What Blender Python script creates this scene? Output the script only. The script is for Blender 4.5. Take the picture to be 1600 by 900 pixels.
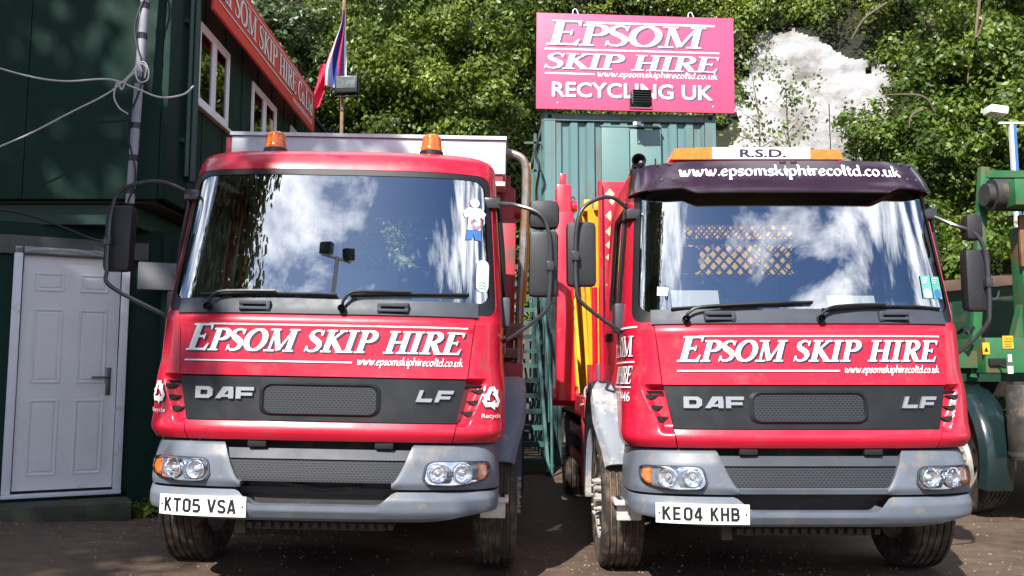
import bpy, bmesh, math, random
import numpy as np
from mathutils import Vector, Matrix, noise

for o in list(bpy.data.objects):
    bpy.data.objects.remove(o)
SC = bpy.context.scene
COL = SC.collection
R = math.radians
random.seed(7)
RNG = np.random.default_rng(11)

# ---------------------------------------------------------------- camera
CAM_H = 1.29
cam_d = bpy.data.cameras.new('camera')
cam = bpy.data.objects.new('camera', cam_d)
COL.objects.link(cam)
cam.location = (0, 0, CAM_H)
cam.rotation_euler = (R(90 + 5.91), 0, 0)
cam_d.sensor_width = 36
cam_d.lens = 31.5
cam_d.clip_end = 3000
SC.camera = cam

# ---------------------------------------------------------------- sky, sun, exposure
SUN_AZ = math.atan2(-.278, -.689)      # direction towards the sun, from +Y clockwise
SUN_EL = R(42)
world = bpy.data.worlds.new('World')
SC.world = world
world.use_nodes = True
wt = world.node_tree
wt.nodes.clear()
def wn(t, **k):
    n = wt.nodes.new(t)
    for a, b in k.items():
        setattr(n, a, b)
    return n
w_out = wn('ShaderNodeOutputWorld')
w_bg = wn('ShaderNodeBackground')
w_sky = wn('ShaderNodeTexSky', sky_type='NISHITA', sun_disc=False)
w_sky.sun_elevation = SUN_EL
w_sky.sun_rotation = SUN_AZ
w_sky.air_density = 1.0
w_sky.dust_density = .3
w_sky.ozone_density = 2.0
w_tc = wn('ShaderNodeTexCoord')
w_map = wn('ShaderNodeMapping')
w_map.inputs['Scale'].default_value = (1.0, 1.0, 2.2)
w_map.inputs['Location'].default_value = (9.1, 7.3, 5.2)
w_n = wn('ShaderNodeTexNoise')
w_n.inputs['Scale'].default_value = 2.7
w_n.inputs['Detail'].default_value = 9
w_n.inputs['Roughness'].default_value = .62
w_n.inputs['Distortion'].default_value = .35
w_r = wn('ShaderNodeValToRGB')
w_r.color_ramp.elements[0].position = .478
w_r.color_ramp.elements[0].color = (0, 0, 0, 1)
w_r.color_ramp.elements[1].position = .62
w_r.color_ramp.elements[1].color = (1, 1, 1, 1)
w_mix = wn('ShaderNodeMixRGB')
w_mix.inputs[2].default_value = (22, 22.8, 24.5, 1)
wt.links.new(w_tc.outputs['Generated'], w_map.inputs[0])
wt.links.new(w_map.outputs[0], w_n.inputs['Vector'])
wt.links.new(w_n.outputs[0], w_r.inputs[0])
wt.links.new(w_r.outputs[0], w_mix.inputs[0])
w_tint = wn('ShaderNodeMixRGB', blend_type='MULTIPLY')
w_tint.inputs[0].default_value = 1
w_tint.inputs[2].default_value = (.66, .81, 1.03, 1)
wt.links.new(w_sky.outputs[0], w_tint.inputs[1])
wt.links.new(w_tint.outputs[0], w_mix.inputs[1])
wt.links.new(w_mix.outputs[0], w_bg.inputs[0])
w_bg.inputs[1].default_value = .062
wt.links.new(w_bg.outputs[0], w_out.inputs[0])

sun_d = bpy.data.lights.new('sun', 'SUN')
sun_d.energy = 4.9
sun_d.angle = R(.55)
sun_d.color = (1, .955, .88)
sun = bpy.data.objects.new('sun', sun_d)
COL.objects.link(sun)
sd = Vector((math.sin(SUN_AZ) * math.cos(SUN_EL), math.cos(SUN_AZ) * math.cos(SUN_EL), math.sin(SUN_EL)))
sun.rotation_euler = sd.to_track_quat('Z', 'Y').to_euler()

SC.view_settings.view_transform = 'Standard'
SC.view_settings.look = 'None'
SC.view_settings.exposure = .80
SC.view_settings.gamma = 1
SC.view_settings.use_curve_mapping = False
SC.render.engine = 'CYCLES'
SC.cycles.max_bounces = 7
SC.cycles.transparent_max_bounces = 12
SC.cycles.caustics_reflective = False
SC.cycles.caustics_refractive = False
SC.cycles.sample_clamp_indirect = 6

# ---------------------------------------------------------------- materials
MATS = {}
def mat(name, col, rough=.6, metal=0, var=.0, vscale=6, dirt=None, dirt_amt=0, dscale=4, coat=0,
        bump=0, bscale=40, emit=None, spec=.5, trans=0, alpha=1, bdist=.01, streak=False):
    """principled material; var = brightness variation of the thing itself, dirt = second colour in patches"""
    if name in MATS:
        return MATS[name]
    m = bpy.data.materials.new(name)
    m.use_nodes = True
    t = m.node_tree
    b = t.nodes['Principled BSDF']
    b.inputs['Base Color'].default_value = (*col, 1)
    b.inputs['Roughness'].default_value = rough
    b.inputs['Metallic'].default_value = metal
    b.inputs['Specular IOR Level'].default_value = spec
    if coat:
        b.inputs['Coat Weight'].default_value = coat
        b.inputs['Coat Roughness'].default_value = .08
    if trans:
        b.inputs['Transmission Weight'].default_value = trans
    if emit:
        b.inputs['Emission Color'].default_value = (*emit[:3], 1)
        b.inputs['Emission Strength'].default_value = emit[3]
    L = t.links.new
    tc = t.nodes.new('ShaderNodeTexCoord')
    mp = t.nodes.new('ShaderNodeMapping')
    L(tc.outputs['Object'], mp.inputs[0])
    if streak:
        mp.inputs['Scale'].default_value = (1, 1, .18)
    src = None
    if var:
        n = t.nodes.new('ShaderNodeTexNoise')
        n.inputs['Scale'].default_value = vscale
        n.inputs['Detail'].default_value = 6
        n.inputs['Roughness'].default_value = .6
        L(mp.outputs[0], n.inputs['Vector'])
        h = t.nodes.new('ShaderNodeMapRange')
        h.inputs[1].default_value = .3
        h.inputs[2].default_value = .7
        h.inputs[3].default_value = 1 - var
        h.inputs[4].default_value = 1 + var
        L(n.outputs[0], h.inputs[0])
        v = t.nodes.new('ShaderNodeVectorMath')
        v.operation = 'SCALE'
        v.inputs[0].default_value = col
        L(h.outputs[0], v.inputs['Scale'])
        src = v.outputs[0]
        r2 = t.nodes.new('ShaderNodeMapRange')
        r2.inputs[1].default_value = .3
        r2.inputs[2].default_value = .7
        r2.inputs[3].default_value = max(.03, rough - .08)
        r2.inputs[4].default_value = min(1, rough + .12)
        L(n.outputs[0], r2.inputs[0])
        L(r2.outputs[0], b.inputs['Roughness'])
    if dirt:
        n = t.nodes.new('ShaderNodeTexNoise')
        n.inputs['Scale'].default_value = dscale
        n.inputs['Detail'].default_value = 10
        n.inputs['Roughness'].default_value = .72
        L(mp.outputs[0], n.inputs['Vector'])
        rp = t.nodes.new('ShaderNodeMapRange')
        rp.inputs[1].default_value = .62 - .3 * dirt_amt
        rp.inputs[2].default_value = .72 - .2 * dirt_amt
        L(n.outputs[0], rp.inputs[0])
        mx = t.nodes.new('ShaderNodeMixRGB')
        mx.inputs[1].default_value = (*col, 1)
        mx.inputs[2].default_value = (*dirt, 1)
        if src:
            L(src, mx.inputs[1])
        L(rp.outputs[0], mx.inputs[0])
        src = mx.outputs[0]
    if src:
        L(src, b.inputs['Base Color'])
    if bump:
        n = t.nodes.new('ShaderNodeTexNoise')
        n.inputs['Scale'].default_value = bscale
        n.inputs['Detail'].default_value = 5
        L(mp.outputs[0], n.inputs['Vector'])
        bp = t.nodes.new('ShaderNodeBump')
        bp.inputs['Strength'].default_value = bump
        bp.inputs['Distance'].default_value = bdist
        L(n.outputs[0], bp.inputs['Height'])
        L(bp.outputs[0], b.inputs['Normal'])
    MATS[name] = m
    return m

def glass_mat(name, tint, refl, rough=.0, tilt=None):
    m = bpy.data.materials.new(name)
    m.use_nodes = True
    t = m.node_tree
    t.nodes.clear()
    o = t.nodes.new('ShaderNodeOutputMaterial')
    tr = t.nodes.new('ShaderNodeBsdfTransparent')
    tr.inputs[0].default_value = (*tint, 1)
    g = t.nodes.new('ShaderNodeBsdfGlossy')
    g.inputs['Roughness'].default_value = rough
    g.inputs['Color'].default_value = (1, 1, 1, 1)
    lw = t.nodes.new('ShaderNodeFresnel')
    lw.inputs[0].default_value = 1.5
    mr = t.nodes.new('ShaderNodeMapRange')
    mr.inputs[1].default_value = .04
    mr.inputs[2].default_value = .6
    mr.inputs[3].default_value = refl
    mr.inputs[4].default_value = .9
    mx = t.nodes.new('ShaderNodeMixShader')
    t.links.new(lw.outputs[0], mr.inputs[0])
    t.links.new(mr.outputs[0], mx.inputs[0])
    t.links.new(tr.outputs[0], mx.inputs[1])
    t.links.new(g.outputs[0], mx.inputs[2])
    t.links.new(mx.outputs[0], o.inputs[0])
    return m

def mesh_grille_mat(name, hole, bar, sx=60, sy=70):
    m = bpy.data.materials.new(name)
    m.use_nodes = True
    t = m.node_tree
    b = t.nodes['Principled BSDF']
    L = t.links.new
    tc = t.nodes.new('ShaderNodeTexCoord')
    sp = t.nodes.new('ShaderNodeSeparateXYZ')
    cb = t.nodes.new('ShaderNodeCombineXYZ')
    L(tc.outputs['Object'], sp.inputs[0])
    L(sp.outputs[0], cb.inputs[0])
    L(sp.outputs[2], cb.inputs[1])
    br = t.nodes.new('ShaderNodeTexBrick')
    br.inputs['Scale'].default_value = 1
    br.inputs['Color1'].default_value = (*hole, 1)
    br.inputs['Color2'].default_value = (*hole, 1)
    br.inputs['Mortar'].default_value = (*bar, 1)
    br.inputs['Mortar Size'].default_value = .0032
    br.inputs['Brick Width'].default_value = .024
    br.inputs['Row Height'].default_value = .0135
    L(cb.outputs[0], br.inputs[0])
    L(br.outputs[0], b.inputs['Base Color'])
    bp = t.nodes.new('ShaderNodeBump')
    bp.inputs['Strength'].default_value = 1
    bp.inputs['Distance'].default_value = .006
    L(br.outputs['Fac'], bp.inputs['Height'])
    L(bp.outputs[0], b.inputs['Normal'])
    b.inputs['Roughness'].default_value = .5
    return m

def leaf_mat(name, c1, c2, c3, trans=.3, rough=.42):
    m = bpy.data.materials.new(name)
    m.use_nodes = True
    t = m.node_tree
    t.nodes.clear()
    L = t.links.new
    o = t.nodes.new('ShaderNodeOutputMaterial')
    g = t.nodes.new('ShaderNodeNewGeometry')
    rp = t.nodes.new('ShaderNodeValToRGB')
    e = rp.color_ramp.elements
    e[0].position = 0
    e[0].color = (*c1, 1)
    e[1].position = 1
    e[1].color = (*c3, 1)
    k = e.new(.55)
    k.color = (*c2, 1)
    tc = t.nodes.new('ShaderNodeTexCoord')
    n = t.nodes.new('ShaderNodeTexNoise')
    n.inputs['Scale'].default_value = .9
    n.inputs['Detail'].default_value = 3
    L(tc.outputs['Object'], n.inputs['Vector'])
    ad = t.nodes.new('ShaderNodeMath')
    ad.operation = 'MULTIPLY_ADD'
    ad.inputs[1].default_value = .55
    sb = t.nodes.new('ShaderNodeMath')
    sb.operation = 'MULTIPLY_ADD'
    sb.inputs[1].default_value = 1.5
    sb.inputs[2].default_value = -.52
    L(n.outputs[0], sb.inputs[0])
    L(g.outputs['Random Per Island'], ad.inputs[0])
    L(sb.outputs[0], ad.inputs[2])
    L(ad.outputs[0], rp.inputs[0])
    p = t.nodes.new('ShaderNodeBsdfPrincipled')
    p.inputs['Roughness'].default_value = rough
    L(rp.outputs[0], p.inputs['Base Color'])
    tl = t.nodes.new('ShaderNodeBsdfTranslucent')
    hs = t.nodes.new('ShaderNodeHueSaturation')
    hs.inputs['Hue'].default_value = .47
    hs.inputs['Value'].default_value = 1.6
    L(rp.outputs[0], hs.inputs['Color'])
    L(hs.outputs[0], tl.inputs[0])
    mx = t.nodes.new('ShaderNodeMixShader')
    mx.inputs[0].default_value = trans
    L(p.outputs[0], mx.inputs[1])
    L(tl.outputs[0], mx.inputs[2])
    L(mx.outputs[0], o.inputs[0])
    return m

# ---------------------------------------------------------------- geometry helpers
def rotm(rx=0, ry=0, rz=0):
    from mathutils import Euler
    return Euler((rx, ry, rz)).to_matrix()

class MB:
    """collects shapes and links them as ONE mesh object"""
    def __init__(s):
        s.v = []
        s.f = []
        s.m = []
    def add(s, vs, fs, mi=0):
        o = len(s.v)
        s.v += [tuple(p) for p in vs]
        for f in fs:
            s.f.append(tuple(i + o for i in f))
            s.m.append(mi)
        return s
    def box(s, x0, x1, y0, y1, z0, z1, mi=0, bev=0, rot=None, piv=None):
        bm = bmesh.new()
        bmesh.ops.create_cube(bm, size=1)
        for v in bm.verts:
            v.co = Vector(((x0 + x1) / 2 + v.co.x * (x1 - x0), (y0 + y1) / 2 + v.co.y * (y1 - y0), (z0 + z1) / 2 + v.co.z * (z1 - z0)))
        if bev:
            bmesh.ops.bevel(bm, geom=bm.edges[:] + bm.verts[:], offset=bev, segments=2, affect='EDGES', profile=.6)
        if rot is not None:
            c = Vector(piv) if piv else Vector(((x0 + x1) / 2, (y0 + y1) / 2, (z0 + z1) / 2))
            for v in bm.verts:
                v.co = rot @ (v.co - c) + c
        bm.verts.index_update()
        s.add([v.co for v in bm.verts], [[v.index for v in f.verts] for f in bm.faces], mi)
        bm.free()
        return s
    def bar(s, a, b, w, h, mi=0, bev=0, up=(0, 0, 1)):
        a, b = Vector(a), Vector(b)
        d = b - a
        l = d.length
        z = d.normalized()
        u = Vector(up)
        if abs(z.dot(u)) > .98:
            u = Vector((0, 1, 0))
        x = z.cross(u).normalized()
        y = x.cross(z).normalized()
        m = Matrix((x, z, y)).transposed()
        t = MB().box(-w / 2, w / 2, 0, l, -h / 2, h / 2, 0, bev)
        s.add([m @ Vector(p) + a for p in t.v], t.f, mi)
        return s
    def tube(s, path, r, n=10, mi=0, cap=True, closed=False):
        P = [Vector(p) for p in path]
        rr = r if isinstance(r, (list, tuple)) else [r] * len(P)
        vs = []
        fs = []
        prev = None
        for i, p in enumerate(P):
            if closed:
                d = P[(i + 1) % len(P)] - P[i - 1]
            else:
                d = P[min(i + 1, len(P) - 1)] - P[max(i - 1, 0)]
            d.normalize()
            if prev is None:
                u = Vector((0, 0, 1)) if abs(d.z) < .9 else Vector((1, 0, 0))
                x = d.cross(u).normalized()
            else:
                x = (prev - d * prev.dot(d)).normalized()
            prev = x
            y = d.cross(x)
            for k in range(n):
                a = 2 * math.pi * k / n
                vs.append(p + (x * math.cos(a) + y * math.sin(a)) * rr[i])
        N = len(P)
        for i in range(N if closed else N - 1):
            j = (i + 1) % N
            for k in range(n):
                k2 = (k + 1) % n
                fs.append((i * n + k, i * n + k2, j * n + k2, j * n + k))
        if cap and not closed:
            fs.append(tuple(range(n))[::-1])
            fs.append(tuple((N - 1) * n + k for k in range(n)))
        s.add(vs, fs, mi)
        return s
    def lathe(s, prof, c, axis='Z', n=24, mi=0, cap=False):
        """prof = list of (radius, along axis)"""
        vs = []
        fs = []
        c = Vector(c)
        for (r, h) in prof:
            for k in range(n):
                a = 2 * math.pi * k / n
                ca, sa = r * math.cos(a), r * math.sin(a)
                vs.append(c + (Vector((ca, sa, h)) if axis == 'Z' else Vector((h, ca, sa)) if axis == 'X' else Vector((sa, h, ca))))
        for i in range(len(prof) - 1):
            for k in range(n):
                k2 = (k + 1) % n
                fs.append((i * n + k, i * n + k2, (i + 1) * n + k2, (i + 1) * n + k))
        if cap:
            fs.append(tuple(range(n))[::-1])
            fs.append(tuple((len(prof) - 1) * n + k for k in range(n)))
        s.add(vs, fs, mi)
        return s
    def prism(s, pts, axis, a0, a1, mi=0):
        """2D polygon extruded along an axis; pts are in the other two axes in x,y,z order"""
        n = len(pts)
        def mk(p, a):
            return {'X': (a, p[0], p[1]), 'Y': (p[0], a, p[1]), 'Z': (p[0], p[1], a)}[axis]
        vs = [mk(p, a0) for p in pts] + [mk(p, a1) for p in pts]
        fs = [tuple(range(n)), tuple(range(2 * n - 1, n - 1, -1))]
        for i in range(n):
            j = (i + 1) % n
            fs.append((i, i + n, j + n, j))
        s.add(vs, fs, mi)
        return s
    def grid(s, fn, nu, nv, mi=0, closed_u=False):
        vs = [fn(i / nu, j / nv) for j in range(nv + 1) for i in range(nu + 1)]
        fs = []
        for j in range(nv):
            for i in range(nu):
                a = j * (nu + 1) + i
                fs.append((a, a + 1, a + nu + 2, a + nu + 1))
        s.add(vs, fs, mi)
        return s
    def build(s, name, mats, parent=None, smooth=True, angle=32, loc=None, fix=True):
        me = bpy.data.meshes.new(name)
        me.from_pydata(s.v, [], s.f)
        if not isinstance(mats, (list, tuple)):
            mats = [mats]
        for m in mats:
            me.materials.append(m)
        if any(s.m):
            me.polygons.foreach_set('material_index', s.m)
        if fix:
            bm = bmesh.new()
            bm.from_mesh(me)
            bmesh.ops.remove_doubles(bm, verts=bm.verts, dist=1e-6)
            bmesh.ops.recalc_face_normals(bm, faces=bm.faces)
            bm.to_mesh(me)
            bm.free()
        if smooth:
            me.shade_smooth()
            me.set_sharp_from_angle(angle=R(angle))
        o = bpy.data.objects.new(name, me)
        COL.objects.link(o)
        if parent:
            o.parent = parent
        if loc:
            o.location = loc
        return o

def thing(name, label, cat, loc=(0, 0, 0), rot=(0, 0, 0), group=None):
    o = bpy.data.objects.new(name, None)
    o.empty_display_size = .2
    COL.objects.link(o)
    o.location = loc
    o.rotation_euler = rot
    return tag(o, label, cat, group)
def tag(o, label=None, cat=None, group=None, kind=None):
    if label: o['label'] = label
    if cat: o['category'] = cat
    if group: o['group'] = group
    if kind: o['kind'] = kind
    return o

_p = math.atan(145 / 1400.)
def un(px, py, Y):
    """where a sight line of the 1600x900 photograph meets the depth Y (used to measure the place)"""
    a = (px - 800) / 1400.
    b = (450 - py) / 1400.
    t = Y / (math.cos(_p) - b * math.sin(_p))
    return Vector((a * t, Y, CAM_H + (math.sin(_p) + b * math.cos(_p)) * t))

def smooth01(t):
    t = min(1, max(0, t))
    return t * t * (3 - 2 * t)

def ground_z(x, y):
    z = .04 * max(0., -x) if x > -2.6 else .104 + .06 * (-x - 2.6)
    z = min(z, .4)
    b = max(0., y - 7.6)
    z += .022 * b + .016 * max(0., min(b - 2.5, 3))
    return min(z, .9)

# ---------------------------------------------------------------- lettering
def stroke(mb, pts, ws, mp, lay, mi=0):
    """variable width pen stroke; mp maps (x, y, layer) to a point on the carrying surface"""
    n = len(pts)
    if not isinstance(ws, (list, tuple)):
        ws = [ws] * n
    L = []
    for i in range(n):
        a = pts[max(0, i - 1)]
        b = pts[min(n - 1, i + 1)]
        dx, dy = b[0] - a[0], b[1] - a[1]
        l = math.hypot(dx, dy) or 1
        nx, ny = -dy / l, dx / l
        k = 1
        if 0 < i < n - 1:
            d1 = (pts[i][0] - a[0], pts[i][1] - a[1])
            l1 = math.hypot(*d1) or 1
            c = abs(nx * -d1[1] / l1 + ny * d1[0] / l1)
            k = 1 / max(c, .6)
        w = ws[i] / 2 * k
        L.append(((pts[i][0] + nx * w, pts[i][1] + ny * w), (pts[i][0] - nx * w, pts[i][1] - ny * w)))
    vs = []
    for l, r in L:
        vs += [mp(l[0], l[1], lay), mp(r[0], r[1], lay)]
    mb.add(vs, [(2 * i, 2 * i + 1, 2 * i + 3, 2 * i + 2) for i in range(n - 1)], mi)

def arc(cx, cy, rx, ry, a0, a1, n=10):
    return [(cx + rx * math.cos(R(a0 + (a1 - a0) * i / n)), cy + ry * math.sin(R(a0 + (a1 - a0) * i / n))) for i in range(n + 1)]

TK, TN, SF = .17, .065, .055
def stem(x, T=TK, y0=0, y1=1, s0=1, s1=1, w=.2):
    o = [([(x, y0), (x, y1)], T)]
    if s0: o.append(([(x - w, y0 + SF / 2), (x + w, y0 + SF / 2)], SF))
    if s1: o.append(([(x - w, y1 - SF / 2), (x + w, y1 - SF / 2)], SF))
    return o
def aw(pts, cx, T=TK, t=TN):
    """width thick where the arc runs vertically"""
    o = []
    n = len(pts)
    for i in range(n):
        a, b = pts[max(0, i - 1)], pts[min(n - 1, i + 1)]
        l = math.hypot(b[0] - a[0], b[1] - a[1]) or 1
        o.append(t + (T - t) * abs(b[1] - a[1]) / l)
    return o
def A(*a, **k):
    p = arc(*a, **k)
    return (p, aw(p, 0))
SER = {
 'E': (.72, stem(.2) + [([(.2, .965), (.64, .965)], TN), ([(.62, 1), (.66, .78)], [.09, .03]), ([(.2, .52), (.5, .52)], TN), ([(.5, .62), (.5, .42)], .04), ([(.2, .035), (.66, .035)], TN), ([(.63, 0), (.71, .26)], [.11, .03])]),
 'P': (.68, stem(.2) + [([(.2, .967), (.38, .967)], TN), A(.38, .735, .25, .232, 90, -90, n=10), ([(.38, .503), (.2, .503)], TN)]),
 'S': (.6, [([(.5, .78), (.47, .9), (.36, .965), (.22, .95), (.11, .86), (.1, .72), (.2, .6), (.34, .51), (.47, .4), (.52, .27), (.47, .12), (.34, .035), (.2, .035), (.08, .12), (.05, .26)],
             [.05, .06, .065, .08, .12, .14, .17, .18, .17, .14, .12, .08, .065, .06, .05]), ([(.52, .98), (.5, .74)], [.03, .05]), ([(.05, .26), (.03, 0)], [.05, .03])]),
 'O': (.88, [A(.42, .5, .345, .465, 0, 360, n=28)]),
 'M': (1.06, stem(.14, .07) + stem(.88, .16) + [([(.16, .98), (.5, .05)], .15), ([(.5, .05), (.84, .96)], .07)]),
 'K': (.8, stem(.2) + [([(.24, .46), (.64, .97)], .075), ([(.5, .965), (.78, .965)], .06), ([(.33, .56), (.72, .04)], .16), ([(.58, .03), (.86, .03)], .06)]),
 'I': (.42, stem(.2)),
 'H': (.9, stem(.2) + stem(.7) + [([(.2, .5), (.7, .5)], .07)]),
 'R': (.76, stem(.2) + [([(.2, .967), (.38, .967)], TN), A(.38, .75, .23, .217, 90, -90, n=10), ([(.38, .533), (.2, .533)], TN), ([(.38, .53), (.66, .04)], .16), ([(.6, .03), (.8, .03)], .06)]),
 'C': (.74, [A(.42, .5, .34, .465, 50, 310, n=20), ([(.66, .98), (.64, .72)], [.03, .06])]),
 'L': (.62, stem(.2) + [([(.2, .035), (.56, .035)], TN), ([(.54, 0), (.6, .26)], [.1, .03])]),
 ' ': (.36, []),
 '.': (.24, [([(.04, .07), (.18, .07)], .14)]),
 'o': (.56, [A(.26, .29, .2, .27, 0, 360, n=20)]),
 't': (.4, [([(.16, .78), (.16, .12), (.24, .04), (.34, .06)], [.1, .12, .09, .05]), ([(.03, .56), (.34, .56)], .06)]),
 'd': (.58, [A(.25, .29, .18, .26, 0, 360, n=20), ([(.44, 1), (.44, 0)], .13), ([(.34, .98), (.46, .98)], .05), ([(.44, .03), (.55, .03)], .05)]),
}
def pen(pts, T=.12, t=.05, ang=38):
    ws = []
    n = len(pts)
    for i in range(n):
        a, b = pts[max(0, i - 1)], pts[min(n - 1, i + 1)]
        d = math.atan2(b[1] - a[1], b[0] - a[0])
        ws.append(t + (T - t) * abs(math.sin(d - R(ang))))
    return (pts, ws)
def low(*polys, T=.12):
    return [pen(p, T) for p in polys]
LOW = {
 'w': (.74, low([(.03, .46), (.1, .5), (.14, .44), (.17, .06), (.24, 0), (.36, .4)], [(.36, .46), (.4, .04), (.48, 0), (.62, .25), (.66, .46), (.6, .5)])),
 'e': (.46, low([(.09, .24), (.3, .27), (.37, .38), (.3, .49), (.19, .48), (.08, .32), (.07, .14), (.15, .02), (.28, .02), (.39, .12)])),
 'p': (.54, low([(.1, .5), (.1, -.25)], [(.02, -.25), (.2, -.25)], [(.1, .36), (.2, .48), (.33, .48), (.43, .36), (.43, .16), (.34, .03), (.2, .01), (.1, .1)])),
 's': (.4, low([(.34, .4), (.26, .49), (.14, .49), (.06, .4), (.09, .3), (.26, .22), (.33, .12), (.26, .02), (.13, 0), (.03, .08)])),
 'o': (.52, low(arc(.24, .25, .18, .24, 0, 360, 16))),
 'm': (.84, low([(.1, .5), (.1, 0)], [(.1, .36), (.22, .48), (.32, .48), (.38, .38), (.38, 0)], [(.38, .36), (.5, .48), (.62, .48), (.68, .38), (.68, .06), (.78, .02)])),
 'k': (.54, low([(.1, .8), (.1, 0)], [(.02, .8), (.12, .8)], [(.12, .22), (.38, .48)], [(.2, .3), (.42, .02), (.5, .04)])),
 'i': (.26, low([(.03, .48), (.12, .5), (.12, .06), (.22, .02)], [(.09, .68), (.17, .68)])),
 'h': (.56, low([(.1, .8), (.1, 0)], [(.02, .8), (.12, .8)], [(.1, .34), (.24, .48), (.36, .48), (.42, .38), (.42, .06), (.52, .02)])),
 'r': (.4, low([(.02, .48), (.12, .5), (.12, 0)], [(.12, .34), (.22, .47), (.36, .47)])),
 'c': (.44, low([(.38, .42), (.28, .49), (.16, .46), (.07, .32), (.07, .14), (.16, .02), (.28, .01), (.39, .1)])),
 'l': (.26, low([(.03, .8), (.12, .8), (.12, .06), (.22, .02)])),
 't': (.34, low([(.14, .7), (.14, .08), (.22, .01), (.32, .05)], [(.02, .48), (.3, .48)])),
 'd': (.54, low([(.42, .8), (.42, 0)], [(.34, .8), (.43, .8)], [(.42, .38), (.3, .49), (.17, .47), (.07, .32), (.07, .14), (.16, .02), (.3, .01), (.42, .12)], [(.42, .04), (.5, .01)])),
 'u': (.56, low([(.03, .48), (.1, .5), (.1, .12), (.18, .01), (.3, .01), (.42, .14)], [(.42, .5), (.42, .05), (.52, .01)])),
 '.': (.2, low([(.05, .05), (.15, .05)])),
 ' ': (.3, []),
}
U = .19
def uni(*polys):
    return [(p, U) for p in polys]
PLT = {
 'K': uni([(.1, 0), (.1, 1)], [(.12, .42), (.5, .99)], [(.24, .58), (.54, .01)]),
 'T': uni([(0, .9), (.62, .9)], [(.31, .9), (.31, 0)]),
 '0': uni([(.1, .2), (.1, .8), (.2, .9), (.44, .9), (.54, .8), (.54, .2), (.44, .1), (.2, .1), (.1, .2), (.1, .5)]),
 '5': uni([(.54, .9), (.12, .9), (.1, .55), (.42, .55), (.53, .45), (.53, .2), (.42, .1), (.06, .1)]),
 'V': uni([(.06, 1), (.3, .05)], [(.32, .05), (.56, 1)]),
 'S': uni([(.54, .78), (.44, .9), (.2, .9), (.1, .8), (.1, .65), (.2, .54), (.44, .46), (.54, .35), (.54, .2), (.44, .1), (.18, .1), (.08, .22)]),
 'A': uni([(.07, 0), (.3, 1)], [(.32, 1), (.55, 0)], [(.14, .26), (.48, .26)]),
 'E': uni([(.1, 0), (.1, 1)], [(.1, .9), (.54, .9)], [(.1, .5), (.48, .5)], [(.1, .1), (.54, .1)]),
 '4': uni([(.42, 0), (.42, 1)], [(.38, .96), (.06, .32)], [(.04, .27), (.6, .27)]),
 'H': uni([(.1, 0), (.1, 1)], [(.52, 0), (.52, 1)], [(.1, .5), (.52, .5)]),
 'B': uni([(.1, 0), (.1, 1)], [(.1, .9), (.42, .9), (.5, .82), (.5, .62), (.42, .52), (.1, .52)], [(.4, .52), (.53, .42), (.53, .2), (.42, .1), (.1, .1)]),
}
def text_w(txt, font, small=1, track=0):
    w = 0
    for i, c in enumerate(txt):
        k = 1 if (i == 0 or small == 1) else small
        w += (font[c][0] + track) * k
    return w
def put_text(mb, txt, font, x0, y0, h, mp, lay0=0, small=1, shear=.25, track=0, width=None, mi=0, dx=0, dy=0, bold=1):
    """writes txt from (x0, y0) with capitals h high; width squeezes it to that length"""
    w = text_w(txt, font, small, track) * h
    sx = (width / w) if width else 1
    x = 0
    lay = lay0
    for i, c in enumerate(txt):
        k = (1 if (i == 0 or small == 1) else small) * h
        adv, st = font[c]
        for j, (pts, ws) in enumerate(st):
            q = []
            # stroke widths live in squeezed space: subdivide long strokes for curved surfaces
            for p in pts:
                q.append(((p[0] * k), p[1] * k))
            if isinstance(ws, (list, tuple)):
                ww = [a * k * bold for a in ws]
            else:
                ww = [ws * k * bold] * len(q)
            bx = x
            def f(px, py, l, bx=bx):
                return mp(x0 + dx + (bx + px) * sx + py * shear, y0 + dy + py, l)
            stroke(mb, q, ww, f, lay + (j % 6) * .00012, mi)
        x += (adv + track) * k
    return x * sx
def hline(mb, x0, x1, y, w, mp, lay, mi=0, n=24):
    vs = []
    for i in range(n + 1):
        x = x0 + (x1 - x0) * i / n
        vs += [mp(x, y - w / 2, lay), mp(x, y + w / 2, lay)]
    mb.add(vs, [(2 * i, 2 * i + 2, 2 * i + 3, 2 * i + 1) for i in range(n)], mi)
def sans(mb, txt, x0, y0, h, mp, lay, mi=0, off=0, width=None, shear=0, dx=0, dy=0):
    cu = bpy.data.curves.new('t', 'FONT')
    cu.body = txt
    cu.size = 1
    cu.offset = off
    cu.resolution_u = 3
    ob = bpy.data.objects.new('t', cu)
    COL.objects.link(ob)
    dg = bpy.context.evaluated_depsgraph_get()
    me = bpy.data.meshes.new_from_object(ob.evaluated_get(dg))
    xs = [v.co.x for v in me.vertices]
    ys = [v.co.y for v in me.vertices]
    k = h / .73
    mnx, mxx = min(xs), max(xs)
    sx = (width / (mxx - mnx)) if width else k
    vs = [mp(x0 + dx + (v.co.x - mnx) * sx + v.co.y * k * shear, y0 + dy + v.co.y * k, lay) for v in me.vertices]
    mb.add(vs, [tuple(p.vertices) for p in me.polygons], mi)
    bpy.data.objects.remove(ob)
    bpy.data.meshes.remove(me)

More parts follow.
